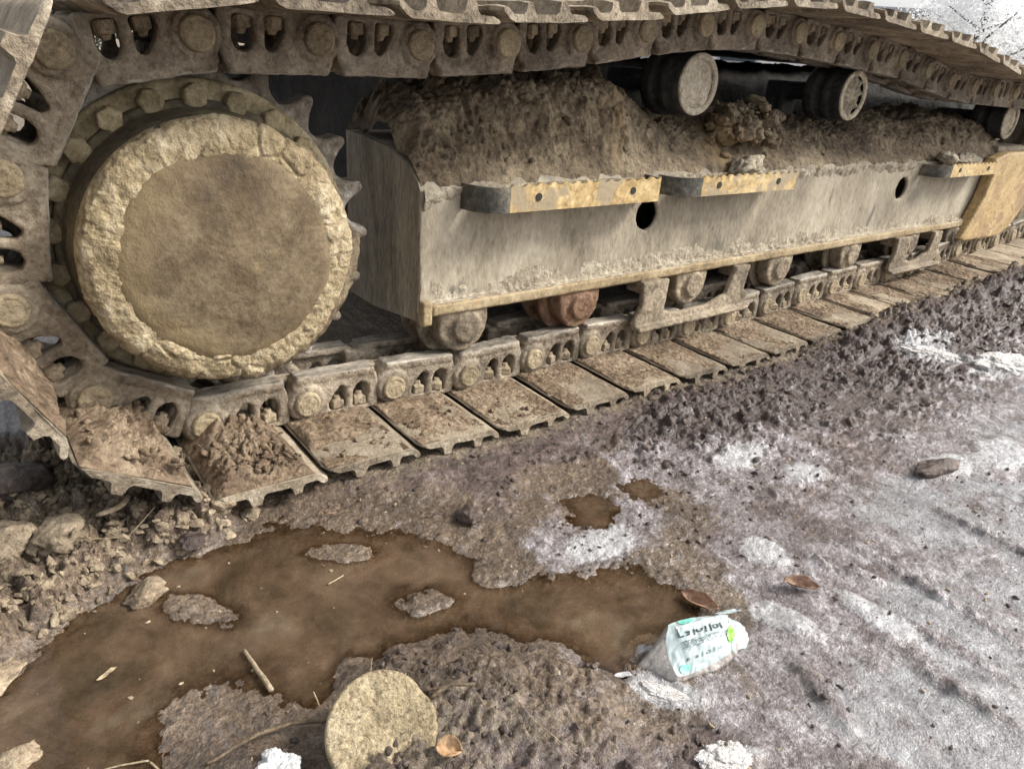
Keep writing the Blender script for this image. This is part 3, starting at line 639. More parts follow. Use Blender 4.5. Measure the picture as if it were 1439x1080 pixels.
for i in range(NL):
    Mx = link_matrix(i); jit = Matrix.Rotation(random.uniform(-0.012, 0.012), 4, 'Y')
    L = add('track_link', link_meshes[(i*7) % 4], machine, mw=Mx)
    add('pin', pin_meshes[i % 3], L)
    for q, (nu, nv) in enumerate(((0.079, -0.034), (0.135, -0.034))):
        add('nut', nut_meshes[(i+q) % 2], L, mw=Matrix.Translation((nu, 0.020, nv)) @ Matrix.Rotation(random.uniform(-0.5, 0.5), 4, 'Z'))
    add('track_link', far_link, machine, mw=Mx)
    add('track_shoe', shoe_meshes[(i*5) % 4], machine, mw=Mx @ jit)

# --- drive sprocket and hub
HX, HZ = 0.055, 0.380
def sprocket_mesh():
    n = 21; o = []
    for k in range(n):
        a = 31.5+k*360/n
        for da, r in ((-8.57, 0.302), (-6.6, 0.304), (-4.6, 0.313), (-3.0, 0.327), (-2.1, 0.343), (-1.3, 0.352), (0, 0.354), (1.3, 0.352), (2.1, 0.343), (3.0, 0.327), (4.6, 0.313), (6.6, 0.304)):
            o.append((r*math.cos(math.radians(a+da)), r*math.sin(math.radians(a+da))))
    me = ext2d([o, circle(0, 0, 0.235, 64)], 0.078, 0.138, 0.006, 2)
    return remesh(me, 0.0045, 'tooth', 1, lambda V: 0.002*fbm(V, 40, 3, 3))
spr = add('sprocket', sprocket_mesh(), machine, loc=(HX, 0, HZ))
V, F = lathe(dense([(0.293, 0.082), (0.292, 0.070), (0.285, 0.066), (0.20, 0.066)], 0.006), 160)
add('mounting_ring', mesh_np('mounting_ring', V+np.stack([0*V[:, 0], 0.003*fbm(V, 30, 3, 2), 0*V[:, 0]], 1), F, 'sprocket'), spr)
def hexbolt():
    pts = circle(0, 0, 0.0235, 6); me = ext2d([pts], -0.024, 0.002, 0.004, 2)
    return remesh(me, 0.003, 'sprocket', 1, lambda V: 0.0015*fbm(V, 60, 2, 6))
pr_ = dense([(0.30, 0.150), (0.330, 0.142), (0.340, 0.120), (0.338, 0.085), (0.325, 0.066), (0.298, 0.058), (0.26, 0.056)], 0.005); V, F = lathe(pr_, 300); T = np.degrees(np.arctan2(V[:, 2], V[:, 0]))
wgt = sstep(9, -6, T)*sstep(-100, -85, T); R = np.hypot(V[:, 0], V[:, 2]); ksc = 1-0.16*(1-wgt)+wgt*(0.03*fbm(V, 16, 4, 41)+0.02*fbm(V, 50, 3, 42)); V[:, [0, 2]] *= ksc[:, None]; V[:, 1] += 0.03*(1-wgt)+0.008*fbm(V, 30, 3, 43)*wgt
kf = (wgt > 0.02)[F].any(1); add('mud_clog', mesh_np('mud_clog', V, F[kf], 'frame_mud'), spr)
hb = hexbolt()
for k in range(22):
    a = math.radians(8+k*360/22)
    add('bolt', hb, spr, mw=Matrix.Translation((0.262*math.cos(a), 0.066, 0.262*math.sin(a))) @ Matrix.Rotation(a*1.7, 4, 'Y'))
V, F = lathe(dense([(0.258, 0.075), (0.258, 0.050), (0.246, 0.044), (0.243, -0.02), (0.238, -0.055), (0.229, -0.070)], 0.006), 220)
V = V*(1+0.006*fbm(V, 18, 3, 4))[:, None]
hub = add('final_drive_hub', mesh_np('hub', V, F, 'hub_body'), machine, loc=(HX, 0, HZ))
# crust of dried mud round the rim of the hub
prof = dense([(0.240, -0.040), (0.240, -0.066), (0.234, -0.080), (0.224, -0.087), (0.208, -0.091), (0.194, -0.0935), (0.184, -0.0935), (0.174, -0.090)], 0.0022)
V, F = lathe(prof, 620)
T = np.arctan2(V[:, 2], V[:, 0]); R = np.hypot(V[:, 0], V[:, 2])
U1 = T*0.235+0.01*fbm(V, 40, 2, 5); U2 = (R-V[:, 1])
d, r, e = cell2(U1, U2, 20, 13); d_, r_, e_ = cell2(U1, U2, 55, 14)
crk = sstep(0.0, 0.16, e-d)
rn = normals(mesh_np('t', V, F)); amp = sstep(-0.036, -0.06, V[:, 1])*(1-0.45*sstep(0.20, 0.17, R))
patch = sstep(-0.35, 0.15, fbm(V, 14, 3, 21))
dd = 0.006*(r-0.35)*crk*patch-0.004*(1-crk)*patch*sstep(-0.2, 0.3, fbm(V, 6, 2, 27))+0.003*(r_-0.5)*sstep(0, .3, e_-d_)+0.0075*fbm(V, 18, 5, 22, 0.55)+0.0012*fbm(V, 160, 2, 23)
if (rn*V).sum() < 0: rn = -rn
crust = add('mud_crust', mesh_np('mud_crust', V+rn*(dd*amp)[:, None], F, 'hub_crust'), hub)
tag(crust, 'cracked pale yellow mud crust round the hub rim')
V, F = lathe(dense([(0.0005, -0.109), (0.10, -0.107), (0.155, -0.1025), (0.176, -0.098), (0.188, -0.0925), (0.196, -0.083)], 0.004), 260)
V[:, 1] += 0.003*fbm(V, 7, 3, 31)+0.0010*fbm(V, 45, 3, 32)
tag(add('cover_plate', mesh_np('cover_plate', V, F, 'hub_cover'), hub), 'round domed brown cover in the middle of the hub')
def tube(pts, r0, r1, mat, seg=7, name='tube'):
    P = [Vector(p) for p in pts]; VV = []; FF = []
    for i, p in enumerate(P):
        t = (P[min(i+1, len(P)-1)]-P[max(i-1, 0)]).normalized(); a = t.orthogonal().normalized(); b_ = t.cross(a); r = r0+(r1-r0)*i/(len(P)-1)
        VV += [p+(a*math.cos(6.2832*k/seg)+b_*math.sin(6.2832*k/seg))*r for k in range(seg)]
    for i in range(len(P)-1):
        FF += [(i*seg+k, i*seg+(k+1) % seg, (i+1)*seg+(k+1) % seg, (i+1)*seg+k) for k in range(seg)]
    FF += [tuple(range(seg))[::-1], tuple(range((len(P)-1)*seg, len(P)*seg))]
    return mesh_np(name, [v[:] for v in VV], FF, mat)

# --- side frame
FX0, FX1, FY, FZ0, FZ1 = 0.510, 3.66, 0.020, 0.168, 0.462
frame = add('track_frame', remesh(ext2d([[(FX0, FZ0), (FX1, FZ0), (FX1, FZ1), (FX0, FZ1)], circle(1.262, 0.358, 0.043, 32), circle(2.765, 0.366, 0.043, 32)], FY, FY+0.014, 0.002, 1), 0.0075, 'plate', 0, lambda V: 0.0012*fbm(V, 9, 3, 3)+0.0006*fbm(V, 60, 2, 4)), machine)
tp = [(FY+0.002, 0.455), (0.034, 0.476), (0.075, 0.503), (0.12, 0.522), (0.175, 0.536), (0.30, 0.545), (0.40, 0.545)]
def sweep_x(prof, x0, x1, nx, thick, mat, name):
    P = np.array(dense(prof, 0.012)); xs = np.linspace(x0, x1, nx); X, k = np.meshgrid(xs, np.arange(len(P)), indexing='ij')
    Y = P[k, 0]; Z = P[k, 1]; return grid_mesh(name, X, Y, Z+thick, mat)
add('top_plate', sweep_x(tp, FX0, FX1, 120, 0.0, 'plate', 'top_plate'), frame)
ep = [(y_, z_) for y_, z_ in [(FY+0.001, 0.150), (0.26, 0.118), (0.40, 0.118), (0.40, 0.545), (0.30, 0.543)]] + [(a, b_-0.002) for a, b_ in tp[::-1][2:]]
me = ext2d([ep], 0, 0.012, 0.0015, 1); V = verts(me); setv(me, np.stack([FX0+V[:, 1], V[:, 0], V[:, 2]], 1)); me.materials.clear(); me.materials.append(MATS['plate_dark']); me.flip_normals()
add('end_plate', me, frame)
def placed(me, mat, smooth=False):
    me.materials.clear(); me.materials.append(MATS[mat]); me.polygons.foreach_set('use_smooth', np.full(len(me.polygons), smooth, bool)); return me
add('bottom_flange', remesh(join([boxm(FX0+0.022, 3.62, -0.006, FY-0.001, 0.166, 0.196, 0.004)]), 0.006, 'flange', 1, lambda V: 0.0012*fbm(V, 30, 3, 8)), frame)
add('corner_tab', remesh(boxm(FX0-0.004, FX0+0.0225, -0.007, FY-0.001, 0.146, 0.206, 0.003), 0.004, 'flange', 1, lambda V: 0.001*fbm(V, 40, 2, 9)), frame)
add('bottom_plate', placed(boxm(FX0+0.014, 3.6, FY+0.015, 0.39, 0.172, 0.186), 'plate_dark'), frame)
add('inner_plate', placed(boxm(FX0+0.014, 3.6, 0.385, 0.398, 0.19, 0.54), 'plate_dark'), frame)

# --- steps: a folded yellow strip with a serrated top edge, its near end curved back to the frame
def step(x0, x1, yf, z0, z1, curl, right_return):
    n = 14; path = []
    for k in range(n+1):            # quarter bend at the near end
        a = math.radians(90*k/n); path.append((x0-curl*(1-math.sin(a))+0.0, FY-0.001-(FY-yf)*(1-math.cos(a))*1.0))
    path = [(x0-curl, FY-0.001)] + [(x0-curl*math.cos(math.radians(90*k/n)), FY-0.001+(yf-FY)*math.sin(math.radians(90*k/n))) for k in range(1, n+1)]
    side_n = len(path)
    nx = int((x1-x0)/0.0095); path += [(x0+(x1-x0)*k/nx, yf) for k in range(1, nx+1)]
    front_n = len(path)
    if right_return: path += [(x1+0.012, yf+0.010), (x1+0.022, yf+0.03), (x1+0.03, FY-0.001)]
    P = np.array(path); m_ = len(P); k_ = np.arange(m_)
    top = z1+0.006*((k_ % 4) < 2)*((k_ >= side_n) & (k_ < front_n)) + 0.0015*fbm(np.stack([P[:, 0], P[:, 1], 0*k_], 1), 40, 2, 3)
    tn = np.gradient(P, axis=0); tn /= np.linalg.norm(tn, axis=1)[:, None]; nr = np.stack([-tn[:, 1], tn[:, 0]], 1)*0.008
    rows = [np.stack([P[:, 0], P[:, 1], np.full(m_, z0)+0.0], 1), np.stack([P[:, 0], P[:, 1], np.full(m_, (z0+z1)/2)], 1), np.stack([P[:, 0], P[:, 1], top], 1),
            np.stack([P[:, 0]+nr[:, 0], P[:, 1]+nr[:, 1], top], 1), np.stack([P[:, 0]+nr[:, 0], P[:, 1]+nr[:, 1], np.full(m_, z0)], 1)]
    V = np.concatenate(rows); F = []; MI = []
    for r in range(5):
        r2 = (r+1) % 5
        for i in range(m_-1):
            F.append((r*m_+i, r*m_+i+1, r2*m_+i+1, r2*m_+i)); MI.append(0 if side_n <= i < front_n else 1)  # front yellow, bent ends near-black as painted shade
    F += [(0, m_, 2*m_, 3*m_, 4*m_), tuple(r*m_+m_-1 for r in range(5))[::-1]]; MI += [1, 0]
    me = mesh_np('step', V, F, 'yellow', False); me.materials.append(MATS['step_end_shade']); me.polygons.foreach_set('material_index', np.array(MI, np.int32))
    bm = bmesh.new(); bm.from_mesh(me); bmesh.ops.recalc_face_normals(bm, faces=bm.faces[:]); bm.to_mesh(me); bm.free()
    s = add('step', me, frame)
    # tread behind the strip
    add('tread', placed(boxm(x0-0.01, x1-0.002, yf+0.0095, FY-0.002, z1-0.03, z1-0.02), 'plate'), frame)
    for f in (0.18, 0.80):
        hx = x0+(x1-x0)*f; cm = ext2d([circle(0, 0, 0.0095, 18)], -0.002, 0.003)
        add('bolt_hole', placed(cm, 'dark_hole'), frame, loc=(hx, yf, (z0+z1)/2+0.004))
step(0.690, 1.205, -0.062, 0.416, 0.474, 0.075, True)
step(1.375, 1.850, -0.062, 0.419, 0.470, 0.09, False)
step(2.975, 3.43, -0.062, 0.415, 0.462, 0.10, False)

# --- idler end guard at the far end of the frame
gp = [(3.475, 0.462)] + [(3.505, 0.40), (3.485, 0.30), (3.43, 0.20), (3.372, 0.118), (3.42, 0.105), (3.60, 0.098), (3.80, 0.098), (3.90, 0.125), (3.97, 0.18), (4.03, 0.26), (4.10, 0.40), (4.12, 0.50), (3.60, 0.50), (3.49, 0.475)]
add('idler_guard', remesh(ext2d([gp], -0.034, 0.018, 0.004, 2), 0.007, 'guard_paint', 0, lambda V: 0.0012*fbm(V, 20, 3, 5)), machine)
add('idler_yoke', placed(boxm(3.64, 4.3, 0.03, 0.20, 0.22, 0.52, 0.02), 'plate_dark'), machine)
V, F = lathe(dense([(0.02, 0.02), (0.24, 0.02), (0.30, 0.03), (0.31, 0.06), (0.29, 0.075), (0.29, 0.115), (0.31, 0.13), (0.30, 0.16), (0.02, 0.17)], 0.02), 90)
add('idler_wheel', mesh_np('idler_wheel', V, F, 'roller'), machine, loc=(cI.x, 0, cI.z))

# --- bottom rollers
def roller_body():
    V, F = lathe(dense([(0.02, 0.050), (0.100, 0.050), (0.102, 0.058), (0.100, 0.066), (0.078, 0.070), (0.076, 0.12), (0.1, 0.125), (0.1, 0.14), (0.02, 0.145)], 0.008), 72)
    V = V*(1+0.01*fbm(V, 20, 2, 2))[:, None]; return V, F
def roller_cap(seed, mat):
    pr = [(-0.072, 0.052), (-0.074, 0.0)] + arc(0, -0.004, 0.074, 195, 345, 22) + [(0.074, 0.0), (0.074, 0.052)]
    a = ext2d([pr], -0.002, 0.052, 0.010, 3); b_ = ext2d([circle(0.006, -0.012, 0.041, 30)], -0.014, 0.02, 0.007, 2)
    return remesh(join([a, b_]), 0.004, mat, 2, lambda V: 0.003*fbm(V+seed, 22, 3, seed)+0.0012*fbm(V, 90, 2, seed+1))
rb = roller_body()
caps = {m_: roller_cap(s, m_) for s, m_ in ((3, 'roller'), (5, 'rust'))}
for k, rx_ in enumerate((0.630, 1.020, 1.500, 1.985, 2.465, 2.955, 3.38)):
    mt = 'rust' if k in (1,) else 'roller'
    r_ob = add('bottom_roller', mesh_np('bottom_roller', rb[0], rb[1], mt), machine, loc=(rx_, 0.005, 0.135))
    add('end_cap', caps[mt], r_ob, loc=(0.0, 0.0, 0.0))
    if mt == 'rust': tag(r_ob, 'rust-red bottom roller')

# --- track guide guards between the rollers
def guard(x0, x1):
    zb = 0.040
    o = [(x0, 0.172), (x0+0.005, 0.10), (x0-0.02, zb+0.004), (x0, zb-0.014), (x0+0.10, zb-0.018), (x1-0.12, zb-0.014), (x1+0.02, zb-0.002), (x1+0.07, zb+0.02), (x1+0.065, zb+0.036), (x1+0.035, zb+0.05), (x1+0.05, 0.172),
         (x1-0.025, 0.172), (x1-0.055, 0.085), (x1-0.14, 0.060), (x0+0.18, 0.056), (x0+0.11, 0.070), (x0+0.115, 0.172)]
    a = ext2d([o], -0.034, -0.014, 0.004, 2); b_ = boxm(x0-0.012, x1+0.06, -0.054, -0.014, zb-0.018, zb-0.004, 0.004)
    c_ = boxm(x0+0.012, x0+0.10, -0.03, 0.05, 0.13, 0.170); d_ = boxm(x1-0.01, x1+0.045, -0.03, 0.05, 0.13, 0.170)
    return remesh(join([a, b_, c_, d_]), 0.0045, 'roller', 2, lambda V: 0.0025*fbm(V, 24, 3, 6)+0.0012*fbm(V, 90, 2, 7))
for x0, x1 in ((1.235, 1.70), (2.76, 3.12)):
    add('roller_guard', guard(x0, x1), machine)

# --- carrier rollers holding the upper track
def carrier(xc, zc, filled, seed):
    V, F = lathe(dense([(0.03, 0.33), (0.032, 0.215), (0.088, 0.205), (0.094, 0.19), (0.094, 0.165), (0.084, 0.155), (0.083, 0.135), (0.090, 0.130), (0.092, 0.112), (0.086, 0.105), (0.085, 0.064), (0.081, 0.058)], 0.006), 80)
    r_ob = add('carrier_roller', mesh_np('carrier_roller', V, F, 'carrier_side'), machine, loc=(xc, 0, zc))
    pr = [(0.083, 0.068), (0.0835, 0.058), (0.080, 0.0555), (0.068, 0.056), (0.064, 0.062)]
    V, F = lathe(dense(pr, 0.003), 90); add('rim', mesh_np('rim', V, F, 'carrier_face'), r_ob)
    V, F = lathe(dense([(0.066, 0.066), (0.0005, 0.066)], 0.0025), 90)
    P = V.copy(); T = np.arctan2(P[:, 2], P[:, 0]); Rr = np.hypot(P[:, 0], P[:, 2])
    if filled: P[:, 1] -= 0.008*(fbm(V, 26, 4, seed)+0.3)+0.006*np.exp(-(Rr/0.03)**2)
    else: P[:, 1] += -0.012*np.exp(-(Rr/0.022)**2)-0.014*np.clip(np.cos(T*9+2*fbm(V, 12, 2, seed))-0.1, 0, 1)*sstep(0.018, 0.03, Rr)+0.008+0.003*fbm(V, 60, 2, seed)
    add('end_face', mesh_np('end_face', P, F, 'carrier_face'), r_ob)
    add('bracket', remesh(join([boxm(-0.05, 0.05, 0.31, 0.39, -0.17, 0.03, 0.01), boxm(-0.028, 0.028, 0.24, 0.34, -0.03, 0.03, 0.008)]), 0.009, 'carrier_side', 1), r_ob)
carrier(1.440, 0.709, True, 3); carrier(2.288, 0.702, False, 8); carrier(3.74, 0.630, True, 5)

# --- dark body of the machine between the tracks
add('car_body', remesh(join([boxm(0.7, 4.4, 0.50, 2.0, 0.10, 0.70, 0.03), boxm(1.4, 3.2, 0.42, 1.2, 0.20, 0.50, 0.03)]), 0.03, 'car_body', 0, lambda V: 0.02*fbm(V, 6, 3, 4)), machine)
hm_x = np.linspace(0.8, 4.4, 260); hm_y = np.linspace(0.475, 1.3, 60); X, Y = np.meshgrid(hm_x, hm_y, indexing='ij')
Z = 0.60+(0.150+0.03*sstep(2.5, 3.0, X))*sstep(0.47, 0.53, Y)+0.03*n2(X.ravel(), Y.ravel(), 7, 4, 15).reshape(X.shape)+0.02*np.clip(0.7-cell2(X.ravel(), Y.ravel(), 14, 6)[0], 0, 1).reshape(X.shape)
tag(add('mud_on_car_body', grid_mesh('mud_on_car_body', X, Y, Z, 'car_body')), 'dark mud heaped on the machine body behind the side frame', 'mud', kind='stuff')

# --- underside of the slewing upper body, above and behind the track
ub = remesh(join([boxm(0.06, 2.15, 0.85, 3.2, 0.84, 1.9, 0.04), boxm(0.8, 2.1, 0.9, 2.2, 0.70, 0.86, 0.02)]), 0.03, 'car_body', 0, lambda V: 0.006*fbm(V, 6, 3, 14))
add('upper_body', ub, machine)
add('sky_blocker', remesh(boxm(0.95, 4.3, 0.46, 1.75, 0.818, 0.848, 0.006), 0.02, 'car_body', 0, lambda V: 0.003*fbm(V, 8, 3, 24)), machine)  # added hidden slab that keeps sky light off the mud behind

# ------------------------------------------------------------------ mud lying on the frame
hx_ = [0.514, 0.53, 0.58, 0.70, 0.85, 1.0, 1.2, 1.30, 1.36, 1.42, 1.55, 1.62, 1.68, 1.78, 1.86, 1.92, 2.1, 2.2, 2.35, 2.5, 2.7, 2.9, 3.1, 3.3, 3.5, 3.7]
hz_ = [0.0, 0.045, 0.085, 0.11, 0.13, 0.145, 0.16, 0.105, 0.06, 0.035, 0.03, 0.045, 0.07, 0.09, 0.07, 0.04, 0.03, 0.045, 0.02, 0.05, 0.075, 0.06, 0.08, 0.09, 0.07, 0.06]
prof = np.array(dense(tp, 0.0042)); xs = spaced([(FX0+0.004, 2.0, 0.0042, 0.006), (2.0, 3.7, 0.006, 0.011)])
X, K = np.meshgrid(xs, np.arange(len(prof)), indexing='ij'); Y = prof[K, 0]; Z = prof[K, 1]
Xf, Yf = X.ravel(), Y.ravel(); Kf = K.ravel()/len(prof)
wob = 0.03*n2(Xf, Kf*0.4, 9, 3, 91)
H = np.interp(Xf+wob, hx_, hz_)*sstep(0.025, 0.19, Yf+0.02*n2(Xf, Yf, 16, 3, 92))
P3 = np.stack([Xf, Yf*1.4+Kf*0.1, Kf*0.3], 1)
d, r, e = cell2(Xf+0.02*fbm(P3, 25, 2, 93), Kf*0.35, 22, 94); d2, r2, e2 = cell2(Xf, Kf*0.35, 60, 95)
rough_amp = 0.25+0.75*sstep(0.0, 0.03, H)
rill = n2(Xf+0.25*Kf*0.35, Kf*0.35*0.28, 42, 4, 96)
lumpy = sstep(0.45, 0.85, Kf)
disp_ = 0.004+rough_amp*(0.010*fbm(P3, 12, 4, 97)+0.003*rill+0.030*facet2(Xf+0.03*fbm(P3, 14, 2, 90), Kf*0.35, 11, 89)*(0.2+0.9*lumpy)+0.028*facet2(Xf+0.02*fbm(P3, 25, 2, 93), Kf*0.35, 24, 94)*(0.35+0.9*lumpy)+0.012*facet2(Xf, Kf*0.35, 60, 95)*(0.5+0.6*lumpy)+0.006*facet2(Xf, Kf*0.35, 120, 96)+0.0025*fbm(P3, 110, 2, 98))
edge = sstep(0.0, 0.10, Kf+0.05*n2(Xf, 0*Xf, 24, 3, 99)); disp_ = disp_*(0.2+0.8*edge)-0.004*(1-edge)
Yf2 = Yf-disp_*0.62; Zf = Z.ravel()+H+disp_*0.78
tag(add('caked_mud', grid_mesh('caked_mud', X, Yf2.reshape(X.shape), Zf.reshape(X.shape), 'frame_mud')), 'brown dried mud heaped along the top of the track frame', 'mud', kind='stuff')
# pale crust running down over the upper edge of the side plate
xs = spaced([(FX0+0.004, 2.2, 0.0045, 0.006), (2.2, 3.45, 0.006, 0.01)]); zs_ = np.linspace(0.36, 0.468, 34)
X, Z = np.meshgrid(xs, zs_, indexing='ij'); Xf, Zf = X.ravel(), Z.ravel()
lo = 0.432+0.016*n2(Xf, 0*Xf, 14, 4, 101)-0.012*sstep(0.62, 0.5, Xf)
t = (Zf-lo)/0.03; hh = 0.010*np.clip(t, -0.3, 1)+0.007*n2(Xf, Zf*0.6, 60, 4, 102)*sstep(-0.2, 0.4, t)-0.001
tag(add('pale_crust', grid_mesh('pale_crust', X, (FY-hh).reshape(X.shape), Z, 'pale_mud', (hh > 0).reshape(X.shape))), 'pale dried mud crust along the upper edge of the side plate', 'mud', kind='stuff')
# ridge of mud on the bottom ledge
xs = spaced([(FX0+0.03, 2.2, 0.0045, 0.006), (2.2, 3.45, 0.006, 0.01)]); ss = np.linspace(0, 1, 26)
X, S = np.meshgrid(xs, ss, indexing='ij'); Xf, Sf = X.ravel(), S.ravel()
am = 0.4+0.6*sstep(-0.25, 0.35, n2(Xf, 0*Xf, 5, 3, 111)); d, r, e = cell2(Xf, Sf*0.06, 52, 112)
yy = np.where(Sf < 0.5, 0.0-0.003+Sf*2*0.02, FY); zz = np.where(Sf < 0.5, 0.1965, 0.1965+(Sf-0.5)*2*0.055)
hgt = am*(0.004+0.015*np.clip(0.75-d, 0, 1)*r+0.006*n2(Xf, Sf*0.06, 80, 3, 113))*sstep(0.0, 0.25, Sf)*sstep(1.0, 0.45, Sf+0.35*n2(Xf, 0*Xf, 18, 3, 114))-0.0012
tag(add('ledge_mud', grid_mesh('ledge_mud', X, (yy-hgt*0.7).reshape(X.shape), (zz+hgt*0.8).reshape(X.shape), 'pale_mud', (hgt > 0).reshape(X.shape))), 'crumbly pale mud lying along the bottom ledge of the side frame', 'mud', kind='stuff')

# ------------------------------------------------------------------ soil on the lower track shoes
SOIL = {NL-2: 0.016, NL-1: 0.042, 0: 0.038, 1: 0.012, 2: 0.007, 3: 0.006, 4: 0.005, 5: 0.004, 6: 0.004, 7: 0.006, 8: 0.004, 9: 0.004, 10: 0.006, 11: 0.006, 12: 0.007, 13: 0.008, 14: 0.008, 15: 0.008, 16: 0.008}
Vs = []; Fs = []; off = 0
for i, a in SOIL.items():
    us = np.linspace(-0.046, 0.165, 74); ys = np.linspace(-0.2165, 0.03, 84); U, Y = np.meshgrid(us, ys, indexing='ij'); Uf, Yf = U.ravel(), Y.ravel()
    q = i*1.37
    big = n2(Uf+q, Yf, 13, 3, 121); d, r, e = cell2(Uf+q, Yf, 60, 122); d2, r2, e2 = cell2(Uf+q, Yf, 130, 123)
    inner = sstep(-0.17, -0.01, Yf)
    heavy = a > 0.02
    h = a*(0.42+0.75*big+0.35*inner)+0.018*facet2(Uf+q+0.012*big, Yf, 34, 126)+0.010*facet2(Uf+q, Yf, 75, 127) if heavy else a*(0.1+1.1*big+0.75*inner)
    h = h+(0.6+0.4*heavy)*(0.012 if heavy else 0.0055)*np.clip(0.7-d, 0, 1)*r*2*sstep(-0.3, 0.3, big+0.4*inner)+0.0035*np.clip(0.7-d2, 0, 1)*r2+0.001*n2(Uf+q, Yf, 150, 2, 124)
    em = np.minimum(np.minimum(Uf+0.048, 0.142-Uf), Yf+0.2185); h = np.minimum(h, em*0.9+0.001)-0.0012
    keep = (h > 0).reshape(U.shape)
    L = np.stack([Uf, Yf, SH_TOP+0.001+h], 1); Mx = np.array(link_matrix(i)); Wd = L@Mx[:3, :3].T+Mx[:3, 3]
    n, m_ = U.shape; ii, jj = np.meshgrid(np.arange(n-1), np.arange(m_-1), indexing='ij')
    F = np.stack([ii*m_+jj, (ii+1)*m_+jj, (ii+1)*m_+jj+1, ii*m_+jj+1], 2).reshape(-1, 4); F = F[keep.reshape(-1)[F].any(1)]
    used = np.unique(F); mp = np.full(len(Wd), -1); mp[used] = np.arange(len(used)); Vs.append(Wd[used]); Fs.append(mp[F]+off); off += len(used)
q = np.random.default_rng(31); SC = []
for i in (NL-1, 0, 0, 1, 2, 3):
    Mx = link_matrix(i)
    for k in range(90 if i in (NL-1, 0) else 45):
        u_ = q.uniform(-0.03, 0.13); y_ = q.uniform(-0.20, -0.01); p_ = Mx @ Vector((u_, y_, SH_TOP+(0.026 if i in (NL-1, 0) else 0.005))); SC.append((p_.x, p_.y, p_.z, 0.0015+(0.012 if i in (NL-1, 0) else 0.006)*q.random()**3))
PROTO_S = [mesh_arrays(rock(s_+70, 2, 0.45, 0.75, spiky=0.5)) for s_ in range(6)]
tag(add('soil_crumbs', scatter_mesh('soil_crumbs', PROTO_S, SC, 'soil', True)), 'loose brown crumbs lying on the nearest track shoes', 'soil', kind='stuff')
tag(add('soil', mesh_np('soil', np.concatenate(Vs), np.concatenate(Fs), 'soil')), 'crumbly brown soil lying on the lower track shoes', 'soil', kind='stuff')

# ------------------------------------------------------------------ loose clods
protos = [mesh_arrays(rock(s, 2, 0.45, 0.75, spiky=0.5)) for s in range(10)]; smalls = [mesh_arrays(rock(s+40, 1, 0.5, 0.75, spiky=0.3)) for s in range(8)]
def drop(n, box, size, mask=None, sink=0.25, zfun=gz, seed=0, expo=2.2):
    q = np.random.default_rng(seed); pts = []
    while len(pts) < n:
        x = q.uniform(box[0], box[1]); y = q.uniform(box[2], box[3])
        if mask and not mask(x, y, q): continue
        s = size[0]+(size[1]-size[0])*q.random()**expo; pts.append((x, y, zfun(x, y)+s*(0.5-sink), s))
    return pts
def em(L, x, y): return float(ell(np.array([x]), np.array([y]), L, 0.5)[0])
pts = drop(2600, (-0.62, 0.12, -0.40, 0.12), (0.0015, 0.013), lambda x, y, q: em(BANK, x, y) > q.random()*0.9 and gz(x, y) > WATER_Z+0.002, seed=1)
tag(add('dry_crumbs', scatter_mesh('dry_crumbs', protos, pts, 'clod', False, smalls)), 'dry crumbly clods strewn over the bank under the drive hub', 'clods', kind='stuff')
pts = drop(650, (0.75, 4.2, -0.95, -0.20), (0.002, 0.016), lambda x, y, q: em(ROUGH, x, y) > 0.1+q.random()*0.8, seed=2, expo=2.4, sink=0.55)
pts += drop(350, (0.0, 1.2, -0.75, -0.24), (0.001, 0.008), lambda x, y, q: gz(x, y) > WATER_Z+0.002, seed=3, expo=3.5)
pts += drop(450, (0.35, 1.6, -1.3, -0.6), (0.001, 0.006), lambda x, y, q: gz(x, y) > WATER_Z+0.002, seed=4, expo=3.5)
pts += drop(220, (-0.15, 0.4, -1.1, -0.66), (0.0015, 0.008), lambda x, y, q: gz(x, y) > WATER_Z+0.002, seed=5)
tag(add('wet_crumbs', scatter_mesh('wet_crumbs', protos, pts, 'wet_clod', True, smalls)), 'dark wet crumbs of mud strewn over the ground beside the track', 'clods', kind='stuff')
pts = drop(130, (-0.5, 0.6, -0.8, -0.2), (0.001, 0.004), None, 0.1, lambda x, y: max(gz(x, y), WATER_Z-0.001), seed=6)
pts += drop(260, (0.2, 1.4, -1.2, -0.3), (0.001, 0.0045), lambda x, y, q: gz(x, y) > WATER_Z+0.002, 0.1, seed=7)
tag(add('pale_grit', scatter_mesh('pale_grit', smalls, pts, 'stone')), 'pale grit and stone chips scattered on the mud and puddle edge', 'grit', kind='stuff')
# clods lying among the heaped mud on the frame
cl = []
q = np.random.default_rng(12)
for k in range(260):
    x = q.uniform(0.53, 1.32) if k < 170 else q.uniform(1.6, 3.5)
    i = np.searchsorted(np.array(hx_), x); top = np.interp(x, hx_, hz_); yy_ = q.uniform(0.06, 0.26)
    zz_ = np.interp(yy_, [a for a, b_ in tp], [b_ for a, b_ in tp])+top*float(sstep(0.025, 0.19, yy_))
    s = 0.003+0.017*q.random()**2.5; cl.append((x, yy_-0.006, zz_+0.004, s))
tag(add('frame_crumbs', scatter_mesh('frame_crumbs', protos, cl, 'frame_mud', True, smalls)), 'small clods lodged in the mud on top of the track frame', 'clods', kind='stuff')

